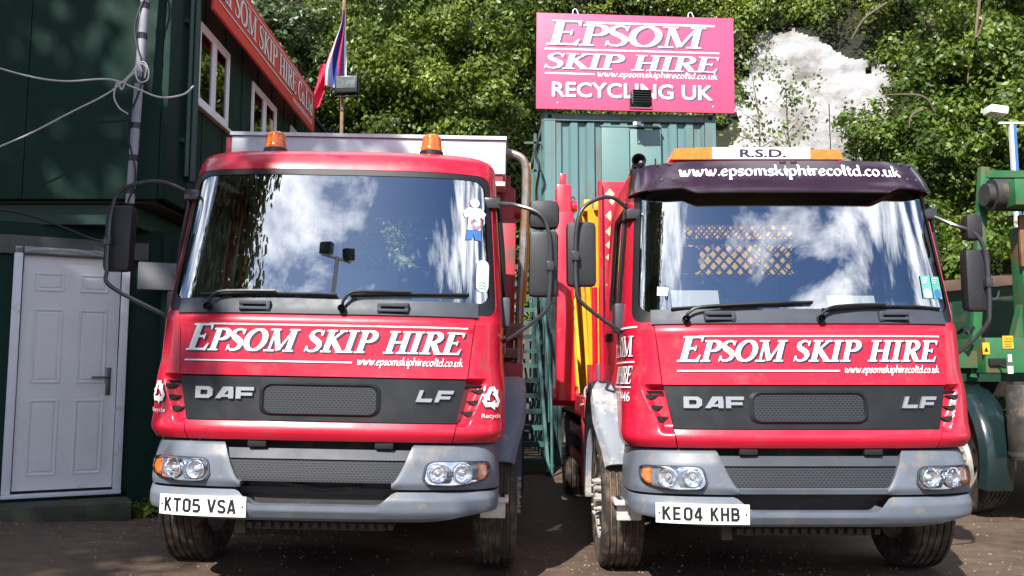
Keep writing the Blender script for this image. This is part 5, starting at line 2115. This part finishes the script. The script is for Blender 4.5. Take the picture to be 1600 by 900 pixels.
# big sign
M_pink = mat('faded_pink_sign', (.63, .085, .20), .5, var=.04, vscale=1.5)
sgn = thing('roof_sign', 'large faded pink sign board with white lettering on the container roof', 'sign', (CX - .12, CY - .12, 5.05 + .02), (0, R(.6), R(2.8)))
b = MB()
SW_, SH_ = 2.81, 1.39
b.box(0, SW_, 0, .03, 0, SH_, 0, .003)
b.build('board', M_pink, sgn)
b = MB()
for x in (.3, 1.4, 2.4):
    b.box(x, x + .05, .031, .08, .0, SH_ - .1)
b.build('post', M_gal, sgn)
b = MB()
def bmp_(x, z, l): return Vector((x, -.0015 - l, z))
for mi, l, ox, oz in ((1, 0, .026, -.020), (0, .003, 0, 0)):
    put_text(b, 'EPSOM', SER, .13 + ox, .93 + oz, .36, bmp_, l, small=.85, shear=.25, width=2.20, mi=mi, bold=1.1)
    put_text(b, 'SKIP HIRE', SER, .10 + ox, .585 + oz, .225, bmp_, l, shear=.30, width=2.45, mi=mi, bold=1.15)
    hline(b, .70 + ox * .3, 2.54 + ox * .3, 1.265 + oz * .3, .030, bmp_, l, mi)
    hline(b, .11 + ox * .3, 2.60 + ox * .3, .868 + oz * .3, .024, bmp_, l, mi)
    hline(b, .12 + ox * .3, .82 + ox * .3, .515 + oz * .3, .024, bmp_, l, mi)
    put_text(b, 'www.epsomskiphirecoltd.co.uk', LOW, .85 + ox * .2, .485 + oz * .2, .105, bmp_, l, shear=.2, width=1.72, mi=mi, bold=1.2)
    sans(b, 'RECYCLING UK', .22 + ox, .185 + oz, .215, bmp_, l, mi, .018, width=2.28)
b.build('lettering', [M_white, mat('sign_shade_grey', (.10, .08, .16), .5)], sgn, smooth=False, fix=False)
b = MB()
for (x, z) in ((.30, .09), (2.5, .09), (1.4, 1.0)):
    b.lathe([(.012, 0), (.008, -.006)], (x, 0, z), 'Y', 8, cap=True)
for x in (.55, 2.2):
    b.tube(bez([(x - .04, .01, SH_), (x - .03, .01, SH_ + .06), (x + .01, .01, SH_ + .07), (x + .04, .01, SH_)], 5), .008, 5)
b.build('fixing', M_white, sgn)
fl_ = floodlight('floodlight', 'black floodlight standing in front of the pink sign on the container', un(1001, 155, 11.95), (R(6), 0, R(185)), .82, 'floodlights')

# steel stairs between the lorries, leading up to the upper container
M_stair = mat('stair_green', (.038, .115, .11), .55, var=.2, vscale=6, dirt=(.06, .05, .04), dirt_amt=.3)
st = thing('steel_staircase', 'steep green steel staircase between the two lorries', 'staircase', (-.05, 11.4, 0))
tr = MB()
g0 = ground_z(0, 11.4)
for k in range(13):
    z = g0 + .16 + .205 * k
    y = .1 + .155 * k
    tr.box(-.75, .50 - .012 * k, y, y + .20, z, z + .035)
    tr.box(-.75, .50 - .012 * k, y - .004, y + .002, z - .025, z + .036)
tr.build('tread', M_stair, st)
for x in (-.78, .50):
    b = MB()
    b.bar((x, 0, g0), (x - .15 * (x > 0), 2.15, g0 + 2.85), .04, .20)
    b.build('stringer', M_stair, st)
for x in (.55,):
    b = MB()
    b.tube([(x, -.05, g0), (x, 0, g0 + .95), (x - .12, 2.1, g0 + 3.75)], .02, 8)
    for k in range(5):
        b.tube([(x - .02 * k, .35 * k, g0 + .2 + .45 * k), (x - .02 * k, .35 * k, g0 + 1.1 + .46 * k)], .014, 6)
    b.build('handrail', M_stair, st)
# landing frame at the side of the upper container
b = MB()
for px in (836, 848):
    a = un(px, 175 if px > 840 else 210, 12.35)
    b.box(a.x - .02 + .05, a.x + .02 + .05, .9, .94, 2.3, a.z)
for z in (3.0, 3.6, 4.2, 4.6):
    b.box(.22, .46, .9, .93, z, z + .03)
b.box(-.78, .46, 1.9, 2.0, 2.95, 3.02)
b.build('landing_frame', M_stair, st)
# leaning scrap lengths behind the stairs
b = MB()
for k in range(9):
    x = random.uniform(-.5, .45)
    b.tube([(x, 13.9 + random.uniform(0, .3), .25), (x + random.uniform(-.1, .35), 14.6, 2.2 + random.uniform(-.3, .5))], .018, 6)
scr = b.build('scrap_tubes', mat('dull_scrap_metal', (.16, .17, .18), .6, metal=.3, var=.2))
tag(scr, 'bundle of dull steel tubes leaning behind the staircase', 'scrap metal')
# yard wall / dark base behind everything at ground level
b = MB()
b.box(-3.0, .3, 15.2, 15.4, .1, 2.2)
tag(b.build('block_wall', mat('mossy_blockwork', (.09, .095, .085), .9, var=.3, vscale=4, bump=.5), None), 'low mossy block wall at the foot of the hillside behind the stairs', 'wall')
# loose cable hanging on the container's left edge
b = MB()
P = [un(842, 215, 12.2), un(836, 240, 12.2), un(843, 262, 12.1), un(838, 300, 12.2), un(842, 350, 12.2)]
b.tube(bez(P, 6), .02, 6)
tag(b.build('cable', M_rubber), 'knotted black cable hanging down the left edge of the upper container', 'cable')
# ================================================================ THE LORRIES
gzL = ground_z(-1.135, 6.3)
LL = thing('skip_lorry', 'red skip lorry with two amber roof beacons and a white front plate', 'lorry', (-1.14, 5.2, gzL + .004), (0, R(1.1), 0), 'red skip lorries parked side by side')
RL = thing('skip_lorry', 'red skip lorry with tinted sun visor and white and amber light bar', 'lorry', (1.76, 5.3, 0), (0, 0, 0), 'red skip lorries parked side by side')
lorry(LL, 'left')
lorry(RL, 'right')

def chain(mb, a, b, n, r=.006, s=.045):
    a, b = Vector(a), Vector(b)
    d = (b - a) / n
    for k in range(n):
        c = a + d * (k + .5)
        rm = rotm(0, 0, (k % 2) * math.pi / 2)
        pts = [c + rm @ Vector((.018 * math.cos(t), 0, s * .62 * math.sin(t))) for t in np.linspace(0, 2 * math.pi, 9)[:-1]]
        mb.tube(pts, r, 4, closed=True)
def skip_body(root, left):
    # deck, raves, hydraulic arms
    b = MB()
    b.box(-1.05, 1.05, 1.95, 6.6, 1.02, 1.10)
    for s in (-1, 1):
        b.box(s * 1.12 - .06, s * 1.12 + .06, 1.95, 6.6, .98, 1.16, 0, .01)
    b.build('deck', M_redD, root)
    for s in (-1, 1):
        a = MB()
        x = s * (1.265 if not left else 1.04)
        top = 3.20 if not left else 2.93
        y0, y1 = (3.1, 3.2) if not left else (2.3, 2.35)
        a.bar((x, y0, 1.10), (x, y1, top - .32), .17, .24, 0, .012)
        a.bar((x, y1 - .01, top - .62), (x, y1 + .01, top - .04), .15, .20, 0, .03)
        a.bar((x, y1 + .01, top - .05), (x, y1 + .02, top + .08), .06, .06, 0, .01)
        a.lathe([(.055, -.13), (.055, .13)], (x, y1, top - .24), 'X', 14, cap=True)
        a.lathe([(.09, -.12), (.09, .12)], (x, y0, 1.15), 'X', 16, cap=True)
        arm = a.build('lifting_arm', M_red if not left else M_redD, root)
        c = MB()
        xc = x + s * -.092 if not left else x - s * .1
        chain(c, (xc, y1, top - .15), (xc, y1 + .3, 1.3), 34)
        c.build('chain', mat('rusty_chain', (.12, .085, .06), .6, metal=.4), arm)
        l = MB()
        l.bar((x - s * .02, 4.6, 1.12), (x - s * .02, y0 + .1, 1.9), .10, .10)
        l.tube([(x - s * .02, 4.4, 1.1), (x - s * .02, y0 + .15, 2.0)], .035, 10)
        l.build('ram', M_redD, arm)
    # stabiliser legs and side guards
    for s in (-1, 1):
        g_ = MB()
        g_.box(s * 1.14 - .04, s * 1.14 + .04, 2.25, 2.33, .42, 1.05)
        for z in (.55, .80):
            g_.box(s * 1.16 - .012, s * 1.16 + .012, 2.30, 3.9, z, z + .09)
        g_.box(s * 1.05 - .09, s * 1.05 + .09, 2.0, 2.12, 1.0, 1.42)
        g_.build('side_guard', M_redD, root)
    t = MB()
    t.lathe([(.0, -.3), (.24, -.3), (.26, -.28), (.26, .28), (.24, .3), (0, .3)], (0, 0, 0), 'Y', 20)
    for s in (-1, 1):
        tt = MB()
        tt.add([(v[0] + s * .84, v[1] + 2.85, v[2] + .78) for v in t.v], t.f)
        tt.build('tank', M_dgrey, root)
    for s in (-1, 1):
        m = MB()
        m.grid(lambda u, v: Vector((s * (.82 + .36 * v), 4.9 + .60 * math.cos(R(170 - 160 * u)), .50 + .60 * math.sin(R(170 - 160 * u)))), 20, 2)
        m.build('rear_mudguard', M_dgrey, root)
skip_body(LL, True)
skip_body(RL, False)

# right lorry: perforated headboard behind the cab, yellow skip on the deck
hb = MB()
for (a, b_, c, d) in ((-1.06, -.84, 1.10, 2.90), (.84, 1.06, 1.10, 2.90), (-.84, .84, 2.84, 2.90), (-.84, .84, 1.10, 1.20)):
    hb.box(a, b_, 1.86, 1.90, c, d, 0, .004)
for x in (-1.06, 1.035):
    hb.box(x, x + .025, 1.80, 1.86, 1.10, 2.90)
hbo = hb.build('headboard', M_red, RL)
la = MB()
step = .088
for k in range(-22, 42):
    x0 = -.84 + k * step
    # two families of diagonals clipped to the frame
    for dr_ in (1, -1):
        a = Vector((x0, 1.88 + .002 * dr_, 1.20))
        b_ = Vector((x0 + dr_ * 1.64, 1.88 + .002 * dr_, 2.84))
        pts = []
        for q in np.linspace(0, 1, 61):
            p = a.lerp(b_, q)
            if -.84 <= p.x <= .84: pts.append(p)
        if len(pts) > 2:
            la.bar(pts[0], pts[-1], .014, .004, up=(0, 1, 0))
la.box(-.84, .84, 1.868, 1.895, 2.385, 2.43)
la.build('lattice', mat('dark_lattice_steel', (.05, .04, .05), .5), hbo)
dm = MB()
rr_ = random.Random(4)
for k, z in enumerate([2.80, 2.74, 2.62, 2.49, 2.38, 2.28, 2.08, 1.98, 1.88, 1.78, 1.68, 1.58, 1.48]):
    x = -.965 + (.03 if k in (1,) else 0)
    if k < 6:
        q = [(x, z + .042), (x + .040, z), (x, z - .042), (x - .040, z)]
    else:
        q = [(x, z + .045), (x + .042, z - .03), (x - .042, z - .03)]
    dm.add([(a, 1.8585, c) for a, c in q] + [(a, 1.8595, c) for a, c in q], [tuple(range(len(q)))] + [tuple(range(len(q), 2 * len(q)))], 0)
def vtp(x, z, l): return Vector((-.865 - z, 1.8585 - l, 1.35 + x))
put_text(dm, 'www.epsomskiphire', LOW, 0, 0, .07, vtp, .0008, shear=0, width=1.1, mi=1, bold=1.3)
dm.build('marking', [mat('diamond_marking_cream', (.80, .66, .35), .5), M_white], hbo, smooth=False, fix=False)
sk = thing('yellow_skip', 'yellow steel skip loaded on the deck behind the right cab', 'skip', (1.76, 5.3 + 2.08, 1.10))
b = MB()
def trap(y, z, w): return (w, y, z)
ws = [(0, .72), (1.62, 1.07)]
vs = []
for y0, y1, z, w_ in ((.30, 2.6, .01, 1.02), (.0, 3.2, 1.62, 1.13)):
    vs += [(-w_, y0, z), (w_, y0, z), (w_, y1, z), (-w_, y1, z)]
b.add(vs, [(0, 1, 2, 3), (0, 1, 5, 4), (1, 2, 6, 5), (2, 3, 7, 6), (3, 0, 4, 7)])
b.build('body', M_yel, sk, smooth=False)
b = MB()
for s in (-1, 1):
    for k in range(5):
        y = .25 + k * .65
        b.bar((s * 1.03, .6 + k * .45, .05), (s * 1.13, y - .05, 1.6), .05, .05)
    b.box(s * 1.12 - .04, s * 1.12 + .03, 0, 3.2, 1.60, 1.70, 0, .01)
b.box(-1.08, 1.08, -.04, .04, 1.60, 1.70, 0, .01)
b.box(-1.08, 1.08, 3.16, 3.24, 1.60, 1.70, 0, .01)
for k in range(4):
    b.bar((-.8 + k * .53, .28, .05), (-.85 + k * .57, -.03, 1.6), .05, .06)
for s in (-1, 1):
    b.lathe([(.05, 0), (.05, s * .12), (.07, s * .12), (.07, s * .15)], (s * 1.0, .9, 1.2), 'X', 12, cap=True)
b.build('rib', M_yel, sk)
# hoses and filter beside the chassis
b = MB()
for k in range(4):
    b.tube(bez([(-1.02, 1.95, 1.05 + .02 * k), (-1.14 - .02 * k, 1.98, 1.10), (-1.16, 2.1, 1.22 - .05 * k), (-1.05, 2.2, 1.30)], 6), .008, 5)
b.build('hose', mat('grey_hose', (.35, .35, .36), .5), RL)
b = MB()
b.lathe([(.001, 0), (.05, 0), (.055, .02), (.055, .14), (.04, .15), (.001, .15)], (-1.02, 1.98, 1.28), 'Z', 16)
b.build('air_filter', M_greyF, RL)
b = MB()
b.tube([(-1.085, 2.0, .62), (-1.085, 2.0, 2.05)], .022, 8)
b.box(-1.14, -1.08, 1.99, 2.03, .55, 1.10)
b.build('guard_post', M_red, RL)

# left lorry: sheeting gear housing over the body and its bent tube
b = MB()
b.box(-1.21, 1.03, 1.95, 2.30, 2.93, 3.21, 0, .012)
b.prism([(1.93, 3.212), (1.93, 3.24), (2.0, 3.26), (2.32, 3.26), (2.32, 3.212)], 'X', -1.22, 1.035)
hs = b.build('sheet_housing', M_alu, LL)
b = MB()
b.box(.86, 1.01, 1.97, 2.28, 2.875, 2.928)
b.build('end_plate', M_redD, hs)
b = MB()
b.box(-1.26, -1.211, 1.96, 2.29, 2.92, 3.20, 0, .01)
b.build('end_plate', M_redD, hs)
b = MB()
b.box(.81, 1.03, 1.96, 2.2, 2.835, 2.872, 0, .004)
b.build('trim_strip', M_alu, hs)
b = MB()
b.tube(bez([(1.00, 2.12, 3.15), (1.10, 2.12, 3.14), (1.185, 2.10, 3.07), (1.20, 2.08, 2.87), (1.19, 2.05, 2.4), (1.17, 2.0, 1.9), (1.16, 2.0, 1.3)], 8), .034, 10)
b.build('sheet_arm', M_steel, LL)
b = MB()
b.tube(bez([(1.225, 2.14, 3.07), (1.24, 2.12, 2.87), (1.23, 2.09, 2.4), (1.21, 2.04, 1.9)], 6), .010, 6)
b.build('spring_strip', M_yel, LL)
b = MB()
for k in range(2):
    b.box(.96, 1.18, 1.95, 2.4, 1.60 + k * .0, 1.72, 0, .01)
    b.box(.94, 1.16, 1.9, 2.5, 1.44, 1.52, 0, .01)
b.build('timber', mat('weathered_timber', (.20, .15, .12), .9, var=.3, vscale=9), LL)
b = MB()
b.box(.90, 1.20, 1.85, 2.6, 1.22, 1.40, 0, .01)
b.tube(bez([(.98, 1.80, .75), (1.16, 1.80, .85), (1.17, 1.80, 1.1), (1.10, 1.80, 1.24), (.98, 1.80, 1.26)], 6), .022, 8)
b.build('side_frame', M_redD, LL)

# ---------------------------------------------------------------- green lorry at the right edge
M_gr = mat('machinery_green', (.020, .13, .045), .5, var=.2, vscale=4, dirt=(.14, .07, .035), dirt_amt=.42, dscale=5)
M_grd = mat('dark_green_steel', (.014, .060, .035), .5, var=.15, vscale=4, dirt=(.10, .06, .04), dirt_amt=.3)
M_rust = mat('rusted_steel', (.22, .10, .05), .8, var=.35, vscale=6)
M_silv = mat('clean_wheel_white', (.42, .41, .39), .5, var=.2, dirt=(.2, .16, .12), dirt_amt=.3)
GX, GY = 4.62, 8.6
GL = thing('green_skip_lorry', 'dirty green skip lorry with white front wheel and steel lifting posts', 'lorry', (GX, GY, ground_z(GX, GY)), (0, 0, 0))
OG = Vector((GX, GY, ground_z(GX, GY)))
def g(px, py, Y):
    return un(px, py, Y) - OG
wheel_parts(GL, -.33, -.05, .25, .52, .52, -1, steer=R(10), nuts=True, rim_m=M_silv)
wheel_parts(GL, 1.9, 2.2, .25, .52, .52, 1, steer=0, nuts=True, rim_m=M_silv)
m = MB()
def gm(u, v):
    a = R(205 - 215 * u)
    pr = [(0, -.05), (.2, 0), (.85, 0), (1, -.06)]
    k = v * 3
    i = min(2, int(k))
    f_ = k - i
    xx = pr[i][0] + (pr[i + 1][0] - pr[i][0]) * f_
    dd = pr[i][1] + (pr[i + 1][1] - pr[i][1]) * f_
    return Vector((-.37 + .34 * xx, .25 + (.64 + dd) * math.cos(a), .56 + (.68 + dd) * math.sin(a)))
m.grid(gm, 28, 9)
m.build('mudguard', mat('dark_green_mudguard', (.008, .020, .022), .25, coat=.4), GL, angle=50)
b = MB()
b.box(.5, 1.6, -.6, 5, .62, .9)
b.box(.0, 2.1, -.3, 5, 1.12, 1.26)
b.build('chassis', M_chassis, GL)
b = MB()
b.lathe([(.001, -.33), (.17, -.33), (.18, -.31), (.18, .31), (.17, .33), (.001, .33)], (-.02, -.56, .90), 'Z', 22)
b.lathe([(.184, -.30), (.188, -.28), (.184, -.26)], (-.02, -.56, .90), 'Z', 22)
b.build('tank', mat('dusty_black_steel', (.05, .048, .045), .55, var=.3, vscale=6, dirt=(.16, .13, .10), dirt_amt=.3), GL)
b = MB()
b.prism([(.19, .72), (.60, .72), (.60, 1.34), (.45, 1.34), (.19, 1.12)], 'Y', -.75, -.15)
b.build('battery_box', mat('ribbed_black_plastic', (.05, .05, .055), .5, bump=.6, bscale=60), GL)
a0_, a1_ = g(1534, 528, 8.5), g(1606, 583, 8.5)
b = MB()
b.box(a0_.x, a1_.x + .6, -.15, .5, a1_.z, a0_.z, 0, .012)
b.box(a0_.x - .3, a0_.x, .0, .4, a1_.z + .05, a0_.z - .12)
vb_ = b.build('valve_box', M_gr, GL)
b = MB()
for (px, py, w_, h_) in ((1536, 545, .065, .11), (1570, 535, .10, .12), (1573, 560, .035, .07), (1574, 578, .05, .07)):
    b = MB()
    q = g(px, py, 8.5)
    b.box(q.x - w_ / 2, q.x + w_ / 2, -.156, -.151, q.z - h_ / 2, q.z + h_ / 2, 0 if h_ > .08 else 1)
    if px == 1536:
        b.add([(q.x - .02, -.158, q.z - .03), (q.x + .02, -.158, q.z - .03), (q.x, -.158, q.z + .02)], [(0, 1, 2)], 2)
    if px == 1570:
        for k in range(4):
            q = g(1570, 530 + k * 4, 8.5)
            b.box(q.x - .035, q.x + .035, -.158, -.157, q.z - .003, q.z + .003, 2)
    b.build('warning_label', [M_yel, M_white, M_ink], vb_, smooth=False)
b = MB()
q = g(1556, 566, 8.5)
b.box(q.x - .10, q.x + .06, -.18, -.14, q.z - .035, q.z + .035, 0, .01)
b.tube([(q.x - .02, -.18, q.z - .02), (q.x + .02, -.24, q.z - .05)], .01, 6)
b.build('control_port', M_dark, vb_)
# posts and beams
b = MB()
b.bar(g(1520, 590, 8.7), g(1537, 262, 8.7), .085, .085, 0, .006)
b.box(g(1537, 270, 8.7).x, 2.2, .05, .13, g(1537, 279, 8.7).z, g(1537, 268, 8.7).z)
b.build('lifting_frame', M_gr, GL)
q0, q1 = g(1553, 288, 8.5), g(1553, 331, 8.5)
b = MB()
b.box(q0.x + .06, 2.0, -.35, .0, q1.z + .02, q0.z, 0, .01)
b.build('cross_beam', M_gr, GL)
b = MB()
b.tube([(q0.x - .04, -.1, (q0.z + q1.z) / 2 + .03), (2.0, -.1, (q0.z + q1.z) / 2 + .03)], .155, 16)
b.tube([(q0.x - .10, -.1, (q0.z + q1.z) / 2 + .03), (q0.x + .0, -.1, (q0.z + q1.z) / 2 + .03)], .11, 16)
b.build('roller', mat('grimy_black_sheet', (.03, .03, .032), .6, var=.3, dirt=(.12, .09, .06), dirt_amt=.3), GL)
b = MB()
xa = g(1588, 400, 8.6).x
b.box(xa, xa + .22, -.1, .1, 1.45, 2.75, 0, .01)
b.prism([(xa - .12, 1.6), (xa, 2.0), (xa, 1.4), (xa - .12, 1.4)], 'Y', -.05, .05)
lam = b.build('lifting_arm', M_gr, GL)
b = MB()
b.box(xa - .03, xa + .20, -.14, -.10, 2.35, 2.85, 0, .01)
b.box(xa + .01, xa + .2, -.107, -.102, 1.78, 2.0, 1)
b.build('rusty_plate', [M_rust, M_yel], lam)
# dark skip on it
gsk = thing('green_skip', 'dark green skip with rusty brown rim on the green lorry', 'skip', (GX, GY + 1.0, ground_z(GX, GY) + 1.26))
b = MB()
O2 = Vector((GX, GY + 1.0, ground_z(GX, GY) + 1.26))
def g2(px, py, Y): return un(px, py, Y) - O2
pL, pR = g2(1470, 447, 9.6), g2(1610, 428, 9.6)
vs = [(-.45, .3, .0), (2.2, .3, 0), (2.2, 3.0, 0), (-.45, 3.0, 0), (pL.x - .3, 0, pL.z - .04), (2.4, 0, pR.z + .1), (2.4, 3.3, pR.z + .1), (pL.x - .3, 3.3, pL.z - .04)]
b.add(vs, [(0, 1, 2, 3), (0, 1, 5, 4), (1, 2, 6, 5), (2, 3, 7, 6), (3, 0, 4, 7)])
b.build('body', M_grd, gsk, smooth=False)
b = MB()
b.bar(Vector(vs[4]) + Vector((0, -.02, 0)), Vector(vs[5]) + Vector((0, -.02, 0)), .08, .12, 0, .01)
b.bar(vs[4], vs[7], .08, .1, 0, .01)
b.build('rim', mat('dirty_brown_rim', (.10, .065, .045), .85, var=.3, vscale=8), gsk)
b = MB()
q = g2(1553, 462, 9.55)
b.tube(bez([(q.x - .05, -.04, q.z + .03), (q.x - .02, -.06, q.z - .04), (q.x + .03, -.06, q.z - .02), (q.x + .06, -.04, q.z + .05)], 5), .010, 6)
b.build('hook', M_silv, gsk)
b = MB()
P = [g(1497, 520, 8.6), g(1507, 513, 8.5), g(1513, 520, 8.4), g(1520, 512, 8.5)]
b.tube(bez(P, 5), .022, 6)
b.build('hydraulic_hose', M_rubber, GL)
b = MB()
b.tube([g(1500, 560, 8.9), g(1534, 560, 8.9)], .09, 12)
b.build('hydraulic_cylinder', M_grd, GL)
# little lamp on a post far right among the leaves
q = un(1583, 225, 13.0)
sl_ = thing('lamp_post', 'small white lamp on a white and blue post among the leaves at the right edge', 'lamp post', (q.x, 13.0, ground_z(q.x, 13)))
zb0 = q.z - ground_z(q.x, 13)
b = MB()
b.box(-.04, .0, -.03, .03, 0, zb0 + .30)
b.box(.001, .05, -.025, .025, 0, zb0 + .28, 1)
b.box(-.20, .40, -.02, .02, zb0 + .302, zb0 + .33)
b.build('post', [M_upvc, M_stblue], sl_)
b = MB()
b.box(-.36, -.10, -.12, .12, zb0 + .44, zb0 + .56, 0, .02, rotm(0, R(8), 0))
b.build('lamp_head', M_upvc, sl_)

# ---------------------------------------------------------------- grit and litter on the yard
r = np.random.default_rng(21)
b = MB()
for k in range(2600):
    if k < 1500:
        x, y = r.uniform(-5, 6), r.uniform(4.6, 9)
    else:
        x, y = r.uniform(-4.6, -1.4), r.uniform(6.6, 7.9)
        if r.random() < .5: x, y = r.uniform(.0, 5), r.uniform(5.6, 7)
    s = .004 + .012 * r.random() ** 3
    z = ground_z(x, y)
    a = r.uniform(0, 6.28)
    p = [(x + s * math.cos(a + t) * r.uniform(.7, 1.3), y + s * math.sin(a + t) * r.uniform(.7, 1.3), z - .001) for t in (0, 1.57, 3.14, 4.71)]
    b.add(p + [(x, y, z + s * .8)], [(0, 1, 4), (1, 2, 4), (2, 3, 4), (3, 0, 4)])
tag(b.build('gravel', mat('pale_grit', (.20, .165, .13), .9, var=.4, vscale=3), None, smooth=False, fix=False), kind='stuff', label='loose grit scattered over the yard')
